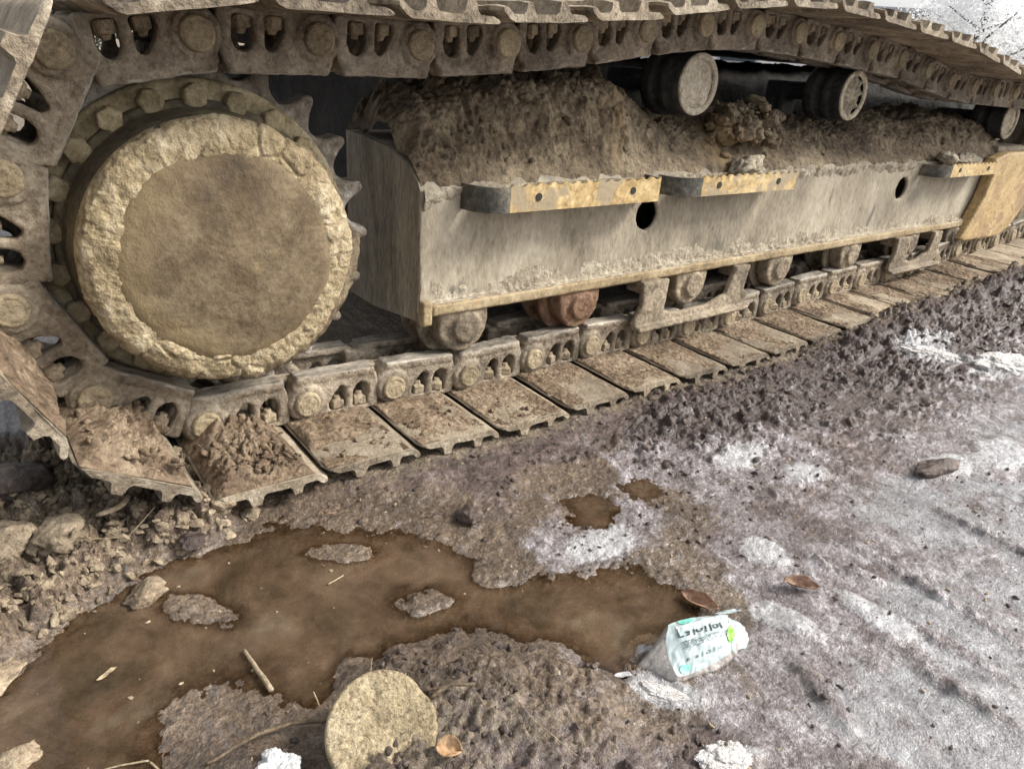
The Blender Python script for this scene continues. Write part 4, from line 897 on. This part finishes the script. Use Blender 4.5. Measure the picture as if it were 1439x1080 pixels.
def lump_thing(name, label, cat, loc, size, seed, mat='clod', rot=0.0, sub=4, rough=0.3, flat=0.7, spiky=0.4, group=None):
    me = rock(seed, sub, rough, flat, mat, spiky); setv(me, verts(me)*np.array(size)*1.1); o = add(name, me, loc=loc); o.rotation_euler = (0, 0, rot); return tag(o, label, cat, group)
def on(x, y, s): return (x, y, gz(x, y)+s)
q = np.random.default_rng(77); HP = []
for k in range(420):
    u_, w_ = q.uniform(-1, 1), q.uniform(-1, 1)
    if u_*u_+w_*w_ > 1: continue
    hgt_ = (1-(u_*u_+w_*w_)**2)**0.7*(0.118+0.022*math.sin(u_*7+1)+0.012*math.sin(u_*17)); HP.append((1.755+u_*0.165, 0.10+w_*0.075, 0.545+hgt_*q.uniform(0.2, 1.0), 0.006+0.020*q.random()**2.0))
HP += [(1.755+u_*0.10, 0.10, 0.56+0.045*(1-abs(u_)), 0.055) for u_ in (-0.9, -0.45, 0.0, 0.45, 0.9)]
tag(add('mud_heap', scatter_mesh('mud_heap', [mesh_arrays(rock(s_+90, 3, 0.5, 0.9, spiky=0.5)) for s_ in range(8)], HP, 'frame_mud', True)), 'tall crumbly mud heap on the frame between the two nearest carrier rollers', 'mud')
lump_thing('mud_clod', 'grey mud clod sitting on the frame behind the second yellow step', 'clod', (1.67, 0.0, 0.492), (0.075, 0.035, 0.045), 21, 'pale_mud', 0.1)
lump_thing('mud_clod', 'larger pale stone-like lump on the frame above the farthest step', 'clod', (3.02, -0.01, 0.485), (0.075, 0.035, 0.036), 22, 'pale_mud', 0.2)
lump_thing('mud_clod', 'smaller pale lump beside the guard above the farthest step', 'clod', (3.20, -0.015, 0.482), (0.07, 0.03, 0.030), 23, 'pale_mud', 0.0)
lump_thing('stone', 'tan angular stone standing in the puddle near the left bank', 'stone', (-0.202, -0.328, -0.092), (0.034, 0.026, 0.026), 24, 'stone', 0.4, spiky=0.6)
lump_thing('stone', 'grey pointed stone at the bottom left corner of the puddle', 'stone', (-0.405, -0.557, -0.096), (0.030, 0.022, 0.020), 25, 'stone', 0.9, spiky=0.7)
lump_thing('stone', 'pale wet stone at the puddle edge by the left border', 'stone', (-0.415, -0.40, -0.092), (0.034, 0.03, 0.016), 26, 'stone', 0.2)
lump_thing('mud_clod', 'big tan clod on the bank at the left border', 'clod', on(-0.37, -0.16, 0.012), (0.050, 0.042, 0.045), 27, 'clod', 0.3)
lump_thing('mud_clod', 'rounded clod right of the big tan one on the left bank', 'clod', on(-0.298, -0.18, 0.01), (0.040, 0.036, 0.036), 28, 'clod', 1.1)
lump_thing('mud_clod', 'dark boulder-sized clod under the rising track shoe at the left', 'clod', on(-0.33, 0.02, 0.012), (0.065, 0.055, 0.050), 29, 'wet_clod', 0.6)
lump_thing('mud_clod', 'brown clod under the toothed edge of the left shoe', 'clod', on(-0.18, -0.09, 0.008), (0.032, 0.028, 0.030), 30, 'clod', 0.5)
lump_thing('mud_clod', 'small round clod below the second shoe from the left', 'clod', on(0.012, -0.20, 0.006), (0.018, 0.017, 0.016), 31, 'clod', 0.2)
lump_thing('mud_clod', 'grey clod just left of the small round one', 'clod', on(-0.04, -0.20, 0.006), (0.024, 0.022, 0.022), 32, 'clod', 0.9)
lump_thing('mud_clod', 'wet dark clod at the puddle edge below the bank', 'clod', on(-0.105, -0.245, 0.004), (0.026, 0.02, 0.018), 33, 'wet_clod', 0.4)
lump_thing('mud_clod', 'glistening clod in the mud right of the upper puddle', 'clod', on(0.367, -0.432, 0.008), (0.030, 0.024, 0.022), 34, 'wet_clod', 0.7)
lump_thing('mud_clod', 'long dark rolled clod lying between snow patches at the right', 'clod', on(1.43, -0.862, 0.008), (0.075, 0.024, 0.020), 35, 'wet_clod', -0.25, rough=0.2)
SNOWL = []
SNOWL.append(('melting snow lump below the tissue packet', 0.372, -0.955, 0.050, 0.016, 0.009, 36, -1.0))
SNOWL.append(('white snow lump at the bottom edge right of the disc', 0.35, -1.072, 0.040, 0.024, 0.008, 37, -0.5))
SNOWL.append(('long snow lump in the dark clods at the right', 2.22, -0.49, 0.10, 0.045, 0.022, 38, -0.9))
SNOWL.append(('round snow lump nearest the right border', 2.33, -0.66, 0.10, 0.06, 0.022, 39, -0.4))

# pale curved shard on the left bank
def bent(pts, w, th, mat, name):
    P = [Vector(p) for p in pts]; VV = []; FF = []
    for i, p in enumerate(P):
        t = (P[min(i+1, len(P)-1)]-P[max(i-1, 0)]).normalized(); s = t.cross(Vector((0, 0, 1))).normalized(); ww = w*(0.55+0.45*math.sin(math.pi*(i+0.6)/len(P)))
        for a, b_ in ((-1, 0), (0, 1), (1, 0), (0, -1)): VV.append(p+s*a*ww+Vector((0, 0, b_*th)))
    for i in range(len(P)-1): FF += [(i*4+k, i*4+(k+1) % 4, (i+1)*4+(k+1) % 4, (i+1)*4+k) for k in range(4)]
    FF += [(3, 2, 1, 0), tuple((len(P)-1)*4+k for k in range(4))]
    me = mesh_np(name, [v[:] for v in VV], FF, mat); o = bpy.data.objects.new('t', me); COL.objects.link(o); md = o.modifiers.new('s', 'SUBSURF'); md.levels = 2
    out = evaluated(o); bpy.data.objects.remove(o); return out
zz = gz(-0.2, -0.15)+0.03
tag(add('bark_shard', bent([(-0.240, -0.162, zz), (-0.222, -0.166, zz+0.004), (-0.20, -0.163, zz+0.004), (-0.186, -0.150, zz+0.006), (-0.178, -0.132, zz+0.006)], 0.010, 0.006, 'stone', 'bark_shard')), 'pale bent shard lying on the bank below the left shoe', 'shard')

# ------------------------------------------------------------------ round disc half sunk at the bottom edge
V, F = lathe(dense([(0.0005, -0.009), (0.068, -0.009), (0.0715, -0.006), (0.072, 0.006), (0.068, 0.009), (0.0005, 0.009)], 0.002), 170)
th_ = np.arctan2(V[:, 2], V[:, 0]); V[:, [0, 2]] *= (1+0.018*np.cos(th_*3+1)-0.05*np.exp(-((th_-0.75)/0.22)**2))[:, None]
face = sstep(0.0, -0.006, V[:, 1])
V[:, 1] += face*(0.0018*fbm(V, 40, 4, 3)+0.0012*fbm(V, 160, 2, 4)+0.006*np.exp(-(((V[:, 0]+0.012)**2+(V[:, 2]-0.04)**2)/0.006**2)))
dz_ = gz(-0.012, -0.775)
disc = tag(add('round_disc', mesh_np('round_disc', V, F, 'disc')), 'speckled yellow round disc half sunk in mud at the bottom edge', 'disc')
nrm = (Vector(CAM)-Vector((-0.012, -0.775, dz_))).normalized(); nrm = (nrm*0.85+Vector((0.05, 0.1, 0.42))).normalized()
yax = -nrm; xax = Vector((0.83, -0.55, 0)); xax = (xax-yax*xax.dot(yax)).normalized(); zax = xax.cross(yax)
Md = Matrix.Identity(4)
for k in range(3): Md[k][0] = xax[k]; Md[k][1] = yax[k]; Md[k][2] = zax[k]
Md.translation = Vector((-0.022, -0.802, dz_+0.026)); disc.matrix_world = Md

# ------------------------------------------------------------------ crumpled tissue packet
PKC = ((0.440, -0.868, -0.050), (0.560, -0.914, -0.056), (0.528, -0.960, -0.082), (0.389, -0.944, -0.085))
TL, TR, BR, BL = (Vector(p) for p in PKC)
def pk(s, t):
    """s along the print (0..1), t up the print (0..1) -> point on the upper film"""
    kx, ky = 2*s-1, 2*t-1; kk = 1-0.15*kx*kx*ky*ky; s0_, t0_ = s, t; s = 0.5+kx*kk/2; t = 0.5+ky*kk/2
    a = BL.lerp(BR, s); b_ = TL.lerp(TR, s); p = a.lerp(b_, t)
    n = Vector((-0.15, -0.45, 0.88))
    bul = 0.016*(1-(2*s-1)**2)*(1-(2*t-1)**2)
    w = np.array([[s*4.1, t*2.3, 0.3]]); cr = 0.005*float(fbm(w, 1.2, 2, 5)[0])+0.004*float(np.abs(fbm(w, 2.2, 2, 9))[0])+0.0015*float(np.abs(fbm(w, 5.0, 2, 19))[0])
    cr += 0.004*math.exp(-((t-0.82-0.15*s)/0.05)**2)-0.004*math.exp(-((s-0.86-0.1*t)/0.03)**2)
    return p+n*(bul+cr)
ns, nt_ = 66, 48
VV = [pk(i/(ns-1), j/(nt_-1)) for i in range(ns) for j in range(nt_)]; FF = [(i*nt_+j, (i+1)*nt_+j, (i+1)*nt_+j+1, i*nt_+j+1) for i in range(ns-1) for j in range(nt_-1)]
packet = tag(add('tissue_packet', mesh_np('tissue_packet', [v[:] for v in VV], FF, 'packet_film')), 'crumpled white and mint tissue packet with green leaf print, lying on the mud', 'packet')
# the four flanks of the packet, the left end a big grey facet
border = [(i, 0) for i in range(ns)]+[(ns-1, j) for j in range(1, nt_)]+[(i, nt_-1) for i in range(ns-2, -1, -1)]+[(0, j) for j in range(nt_-2, 0, -1)]
TIP = Vector((0.372, -0.886, -0.088)); VV = []; nb_ = len(border); rows = 7
for r in range(rows):
    f = r/(rows-1)
    for k, (i, j) in enumerate(border):
        p = pk(i/(ns-1), j/(nt_-1)); g_ = Vector((p.x, p.y, -0.098))
        cx = Vector((0.48, -0.912, -0.098)); g_ = cx+(g_-cx)*0.98
        if i == 0: g_ = Vector((p.x, p.y, -0.098)).lerp(Vector((0.386-0.012*math.sin(math.pi*j/(nt_-1)), -0.884-0.03*(0.5-j/(nt_-1)), -0.098)), 0.25+0.75*math.sin(math.pi*j/(nt_-1)))
        q_ = p.lerp(g_, f); w = 0.004*math.sin(math.pi*f)*float(fbm(np.array([[q_.x*40, q_.y*40, f*2]]), 1, 2, 3)[0]); d_ = (q_-cx); d_.z = 0
        VV.append(q_+d_.normalized()*(w+0.005*math.sin(math.pi*f)))
FF = [(r*nb_+k, r*nb_+(k+1) % nb_, (r+1)*nb_+(k+1) % nb_, (r+1)*nb_+k) for r in range(rows-1) for k in range(nb_)]
me = mesh_np('flank', [v[:] for v in VV], FF, 'packet_side'); bm = bmesh.new(); bm.from_mesh(me); bmesh.ops.recalc_face_normals(bm, faces=bm.faces[:]); bm.to_mesh(me); bm.free()
tag(add('flank', me, packet), 'grey wrinkled sides of the packet')
# twisted corner of film at the upper right and the torn clear end
def patchfilm(name, pts, mat, bulge, seed, label=None):
    n = 14; VV = []
    c0 = [Vector(p) for p in pts]
    for i in range(n):
        for j in range(n):
            s, t = i/(n-1), j/(n-1); p = c0[0].lerp(c0[1], s).lerp(c0[3].lerp(c0[2], s), t)
            VV.append(p+Vector((0, -0.3, 0.9))*(bulge*math.sin(math.pi*s)*math.sin(math.pi*t)+0.006*float(fbm(np.array([[s*4, t*4, seed]]), 1, 3, seed)[0])))
    FF = [(i*n+j, (i+1)*n+j, (i+1)*n+j+1, i*n+j+1) for i in range(n-1) for j in range(n-1)]
    o = add(name, mesh_np(name, [v[:] for v in VV], FF, mat), packet); md = o.modifiers.new('t', 'SOLIDIFY'); md.thickness = 0.0008
    if label: tag(o, label)
    return o
patchfilm('film_flap', [(0.530, -0.902, -0.053), (0.572, -0.922, -0.050), (0.588, -0.904, -0.072), (0.550, -0.886, -0.076)], 'packet_film', 0.008, 3, 'twisted mint corner of the film')
patchfilm('torn_end', [(0.520, -0.956, -0.081), (0.566, -0.960, -0.094), (0.588, -0.928, -0.090), (0.552, -0.914, -0.058)], 'packet_film', 0.006, 6, 'crumpled clear end of the packet')
def printed(name, loops_or_me, mat, lift=0.0016):
    me = loops_or_me; V = verts(me); W = [pk(v[0], v[1]) + Vector((-0.15, -0.45, 0.88))*lift for v in V]
    setv(me, np.array([w[:] for w in W])); me.materials.clear(); me.materials.append(MATS[mat]); return add(name, me, packet)
def flat(poly):
    bm = bmesh.new(); vs = [bm.verts.new((x, y, 0)) for x, y in poly]; bm.faces.new(vs); bmesh.ops.triangulate(bm, faces=bm.faces[:])
    for _ in range(2): bmesh.ops.subdivide_edges(bm, edges=bm.edges[:], cuts=1, use_grid_fill=True)
    me = bpy.data.meshes.new('flat'); bm.to_mesh(me); bm.free(); return me
def strokes(segs, w):
    bm = bmesh.new()
    for (x0, y0, x1, y1) in segs:
        d = Vector((x1-x0, y1-y0)); L = d.length; d /= L; nn = Vector((-d.y, d.x))*w/2; k = 4
        prev = None
        for q_ in range(k+1):
            c_ = Vector((x0, y0))+d*L*q_/k; pr_ = [bm.verts.new((c_.x+nn.x, c_.y+nn.y, 0)), bm.verts.new((c_.x-nn.x, c_.y-nn.y, 0))]
            if prev: bm.faces.new((prev[0], prev[1], pr_[1], pr_[0]))
            prev = pr_
    me = bpy.data.meshes.new('strokes'); bm.to_mesh(me); bm.free(); return me
def text(s, x, y, size, shear=0.0, xs=1.0):
    cu = bpy.data.curves.new('txt', 'FONT'); cu.body = s; cu.size = size; cu.resolution_u = 3
    o = bpy.data.objects.new('txt', cu); COL.objects.link(o); me = evaluated(o); bpy.data.objects.remove(o)
    V = verts(me); V[:, 0] = x+V[:, 0]*xs; V[:, 1] = y+V[:, 1]; setv(me, V); return me
printed('lettering', strokes([(0.13, 0.86, 0.16, 0.66), (0.16, 0.66, 0.22, 0.655), (0.25, 0.72, 0.30, 0.72), (0.30, 0.72, 0.29, 0.67), (0.25, 0.66, 0.31, 0.66),
    (0.37, 0.75, 0.37, 0.63), (0.41, 0.74, 0.41, 0.68), (0.41, 0.68, 0.48, 0.68), (0.48, 0.74, 0.48, 0.68), (0.53, 0.76, 0.53, 0.63),
    (0.60, 0.78, 0.60, 0.62), (0.65, 0.75, 0.71, 0.75), (0.65, 0.67, 0.71, 0.67), (0.65, 0.75, 0.65, 0.67), (0.71, 0.75, 0.71, 0.67), (0.76, 0.78, 0.76, 0.62)], 0.021), 'print_dark')
printed('lettering', text('享受生活', 0.17, 0.43, 0.17, xs=0.62), 'print_grey')
printed('lettering', text('COMFORTABLE', 0.585, 0.515, 0.082, xs=0.52), 'print_grey')
printed('lettering', text('SOFT HEALTHY', 0.585, 0.435, 0.082, xs=0.50), 'print_grey')
printed('lettering', strokes([(0.20, 0.27, 0.24, 0.22), (0.24, 0.27, 0.20, 0.22), (0.33, 0.26, 0.36, 0.26), (0.36, 0.26, 0.36, 0.22), (0.33, 0.22, 0.36, 0.22), (0.33, 0.26, 0.33, 0.22), (0.42, 0.28, 0.42, 0.20), (0.48, 0.22, 0.495, 0.265), (0.495, 0.265, 0.53, 0.265), (0.53, 0.265, 0.545, 0.22), (0.48, 0.22, 0.545, 0.22), (0.60, 0.28, 0.60, 0.20), (0.65, 0.25, 0.75, 0.25), (0.67, 0.22, 0.74, 0.22)], 0.012), 'print_grey')
printed('mint_print', flat([(0.20, 0.99), (0.19, 0.93), (0.24, 0.87), (0.33, 0.88), (0.42, 0.93), (0.43, 0.99)]), 'print_mint')
printed('mint_print', flat([(0.08, 0.13), (0.10, 0.05), (0.17, 0.02), (0.24, 0.07), (0.26, 0.15), (0.20, 0.16), (0.17, 0.20), (0.11, 0.19)]), 'print_mint')
lf = [(0.83, 0.34), (0.83, 0.50), (0.87, 0.62), (0.93, 0.66), (0.995, 0.72), (0.995, 0.55), (0.97, 0.38), (0.92, 0.28), (0.87, 0.27)]
printed('leaf_print', flat(lf), 'print_green', 0.002)

# ------------------------------------------------------------------ litter: paper, leaves, twigs
def crumple(name, c, r, seed, mat, label, cat, flat_=0.6):
    bm = bmesh.new(); bmesh.ops.create_icosphere(bm, subdivisions=5, radius=1); V = np.array([v.co[:] for v in bm.verts])
    d = 1+0.45*fbm(V, 1.4, 2, seed)+0.35*np.abs(fbm(V, 3.5, 3, seed+2))-0.12*np.abs(fbm(V, 9, 2, seed+3)); V = V*d[:, None]*r; V[:, 2] *= flat_
    for v, p in zip(bm.verts, V): v.co = p
    me = bpy.data.meshes.new(name); bm.to_mesh(me); bm.free(); me.materials.append(MATS[mat]); o = add(name, me, loc=c); return tag(o, label, cat)
for (lab_, sx_, sy_, a_, b2_, c2_, sd_, rz_) in SNOWL:
    o_ = crumple('snow_lump', (sx_, sy_, gz(sx_, sy_)-0.003), 1.0, sd_, 'snow', lab_, 'snow', 1.0); setv(o_.data, verts(o_.data)*np.array((a_*0.9, b2_*0.9, c2_*1.2))); o_.rotation_euler = (0, 0, rz_)
crumple('crumpled_paper', (-0.146, -0.764, gz(-0.146, -0.764)+0.004), 0.027, 4, 'paper', 'crumpled white paper beside the round disc at the bottom edge', 'paper')
def leaf(c, L, Wd, rz, curl, mat, label, tilt=0.0):
    n, m_ = 16, 9; VV = []
    for i in range(n):
        t = i/(n-1); w = Wd*math.sin(math.pi*min(1, t*0.96+0.04))**0.75
        for j in range(m_):
            s = (j/(m_-1)-0.5)*2; VV.append(((t-0.5)*L, s*w/2, curl*(s*s)*w*0.6+curl*0.25*L*(t-0.5)**2*2+0.003*float(vnoise(np.array([[t*5, s*2, L*90]]))[0])-0.0015*(abs(s) < 0.1)))
    FF = [(i*m_+j, (i+1)*m_+j, (i+1)*m_+j+1, i*m_+j+1) for i in range(n-1) for j in range(m_-1)]
    o = add('fallen_leaf', mesh_np('fallen_leaf', VV, FF, mat), loc=c); o.rotation_euler = (tilt, 0, rz); md = o.modifiers.new('t', 'SOLIDIFY'); md.thickness = 0.0007
    return tag(o, label, 'leaf')
leaf((0.750, -0.928, gz(0.75, -0.928)+0.007), 0.062, 0.026, -0.9, 0.9, 'leaf_brown', 'curled brown leaf on the mud above right of the packet', 0.3)
leaf((0.574, -0.845, gz(0.574, -0.845)+0.010), 0.068, 0.026, -1.25, 0.8, 'leaf_brown', 'dark brown leaf at the puddle edge behind the packet', 0.5)
leaf((0.030, -0.882, gz(0.030, -0.882)+0.012), 0.034, 0.026, -0.8, 0.6, 'leaf_orange', 'small orange leaf right of the round disc', 0.3)
leaf((0.145, -0.268, WATER_Z+0.003), 0.026, 0.012, -0.7, 0.5, 'leaf_brown', 'small brown leaf floating at the top of the puddle')
leaf((-0.287, -0.47, WATER_Z+0.003), 0.030, 0.007, 0.4, 0.5, 'straw', 'pale straw scrap floating in the left of the puddle')
leaf((0.345, -0.885, gz(0.345, -0.885)+0.005), 0.030, 0.010, -0.5, 0.4, 'paper', 'pale paper scrap left of the packet')
def twig(pts, r0, r1, mat, label):
    P = []
    for (x, y, dz) in pts: P.append(Vector((x, y, max(gz(x, y), WATER_Z)+dz)))
    D = []
    for a, b_ in zip(P[:-1], P[1:]):
        for k in range(6):
            p = a.lerp(b_, k/6); j = vnoise(np.array([[p.x*60, p.y*60, 0.1], [p.x*60, p.y*60, 9.1]])); D.append(p+Vector((j[0], j[1], 0))*0.0015)
    D.append(P[-1]); return tag(add('twig', tube(D, r0, r1, mat, 7, 'twig')), label, 'twig')
twig([(-0.111, -0.532, 0.004), (-0.109, -0.575, 0.007), (-0.105, -0.627, 0.006)], 0.0028, 0.0042, 'straw', 'pale stick poking out of the puddle left of the disc')
twig([(-0.215, -0.700, 0.004), (-0.15, -0.705, 0.014), (-0.105, -0.703, 0.012), (-0.066, -0.726, 0.010)], 0.0024, 0.0034, 'twig', 'thin dark twig running from the bottom edge to the disc')
twig([(0.050, -0.800, 0.008), (0.08, -0.808, 0.013), (0.112, -0.818, 0.012)], 0.0030, 0.0024, 'twig', 'short brown twig sticking out right of the disc')
twig([(0.020, -0.745, 0.004), (0.050, -0.785, 0.010), (0.075, -0.800, 0.008)], 0.0016, 0.0022, 'twig', 'bent twig along the upper right rim of the disc')
twig([(0.150, -0.870, 0.003), (0.152, -0.905, 0.006), (0.156, -0.935, 0.005), (0.168, -0.972, 0.004)], 0.0009, 0.0007, 'straw', 'long pale straw on the mound below the puddle')
twig([(-0.335, -0.628, 0.002), (-0.30, -0.636, 0.004), (-0.270, -0.648, 0.004), (-0.262, -0.672, 0.002)], 0.0010, 0.0016, 'straw', 'thin straw floating at the bottom left of the puddle')
twig([(0.056, -0.458, 0.002), (0.088, -0.452, 0.003)], 0.0014, 0.0010, 'straw', 'tiny straw floating in the middle of the puddle')
twig([(0.015, -0.700, 0.012), (0.022, -0.690, 0.026)], 0.0010, 0.0007, 'straw', 'short straw standing above the top of the disc')
twig([(-0.06, -0.69, 0.004), (-0.062, -0.675, 0.022)], 0.0010, 0.0008, 'straw', 'straw standing upper left of the disc')
twig([(-0.27, -0.215, 0.014), (-0.20, -0.21, 0.016), (-0.15, -0.20, 0.02)], 0.0010, 0.0008, 'straw', 'pale straw across the crumbs of the left bank')

# ------------------------------------------------------------------ what lies behind: trees, a white shed
def tree(name, x, y, H_, R_, leafmat, label, n, seed, leafs=0.16):
    q = np.random.default_rng(seed); root = tag(empty(name, (x, y, -0.1)), label, 'tree', None)
    VV = []; FF = []
    def addtube(pts, r0, r1):
        me = tube(pts, r0, r1, 'bark', 6); V = verts(me); o = len(VV); VV.extend(V.tolist()); FF.extend([tuple(v+o for v in p.vertices) for p in me.polygons]); bpy.data.meshes.remove(me)
    addtube([(0, 0, 0), (0.1, 0.05, H_*0.3), (0.05, 0.1, H_*0.6), (0, 0, H_*0.9)], H_*0.03, H_*0.006); tips = []
    for k in range(16):
        z0 = H_*q.uniform(0.22, 0.8); a = q.uniform(0, 6.28); L = R_*q.uniform(0.6, 1.05)*(1.15-z0/H_*0.75)
        p1 = (L*0.5*math.cos(a), L*0.5*math.sin(a), z0+L*0.25); p2 = (L*math.cos(a+0.2), L*math.sin(a+0.2), z0+L*0.55); addtube([(0.05, 0.05, z0), p1, p2], H_*0.010, H_*0.003); tips += [p1, p2, ((p1[0]+p2[0])/2, (p1[1]+p2[1])/2, (p1[2]+p2[2])/2)]
    tips += [(0, 0, H_*0.85), (0, 0, H_*0.95)]
    add('trunk', mesh_np('trunk', VV, FF, 'bark'), root)
    c_ = np.array(tips)[q.integers(len(tips), size=n)]+q.normal(0, R_*0.16, (n, 3)); t1 = q.normal(0, 1, (n, 3)); t1 /= np.linalg.norm(t1, axis=1)[:, None]; t2 = np.cross(t1, q.normal(0, 1, (n, 3))); t2 /= np.linalg.norm(t2, axis=1)[:, None]
    s = leafs*q.uniform(0.5, 1.2, (n, 1)); V = np.stack([c_-t1*s, c_+t2*s*0.5, c_+t1*s, c_-t2*s*0.5], 1).reshape(-1, 3); F = np.arange(4*n).reshape(-1, 4)
    add('crown', mesh_np('crown', V, F, leafmat, False), root); return root
tree('tree', 1.0, 17, 2.0, 1.2, 'leaf_dark', 'dark tree behind the track at the top left corner', 5000, 1, 0.07)
tree('tree', 2.1, 15, 1.4, 1.0, 'leaf_dark', 'low dark tree right beside the corner tree behind the track', 4000, 2, 0.06)
tree('tree', -0.6, 19, 1.7, 1.2, 'leaf_dark', 'dark tree farthest left behind the track', 4000, 6, 0.06)
tree('frosted_tree', 15, 5.0, 2.9, 1.6, 'leaf_frost', 'pale frosted tree seen above the far end of the track', 22000, 3, 0.032)
tree('frosted_tree', 17, 2.6, 2.3, 1.3, 'leaf_frost', 'smaller pale frosted tree right of the tall frosted one', 16000, 4, 0.032)
shed = tag(empty('white_shed', (22, 15.5, -0.1)), 'long white shed glimpsed under the upper track between the carrier rollers', 'shed')
shed.rotation_euler = (0, 0, math.radians(-52))
add('wall', placed(boxm(-11, 11, -3, 3, 0, 2.6), 'white_wall'), shed)
rf = boxm(-11.4, 11.4, -3.4, 3.4, 2.61, 2.75, 0.02); add('roof', placed(rf, 'grey_roof'), shed)
for k in range(7):
    wx = -9+k*3; w_ = add('window', placed(boxm(wx-0.6, wx+0.6, -3.05, -2.99, 1.0, 2.0), 'grey_roof'), shed); add('pane', placed(boxm(wx-0.52, wx+0.52, -3.07, -3.055, 1.08, 1.92), 'window_glass'), w_)
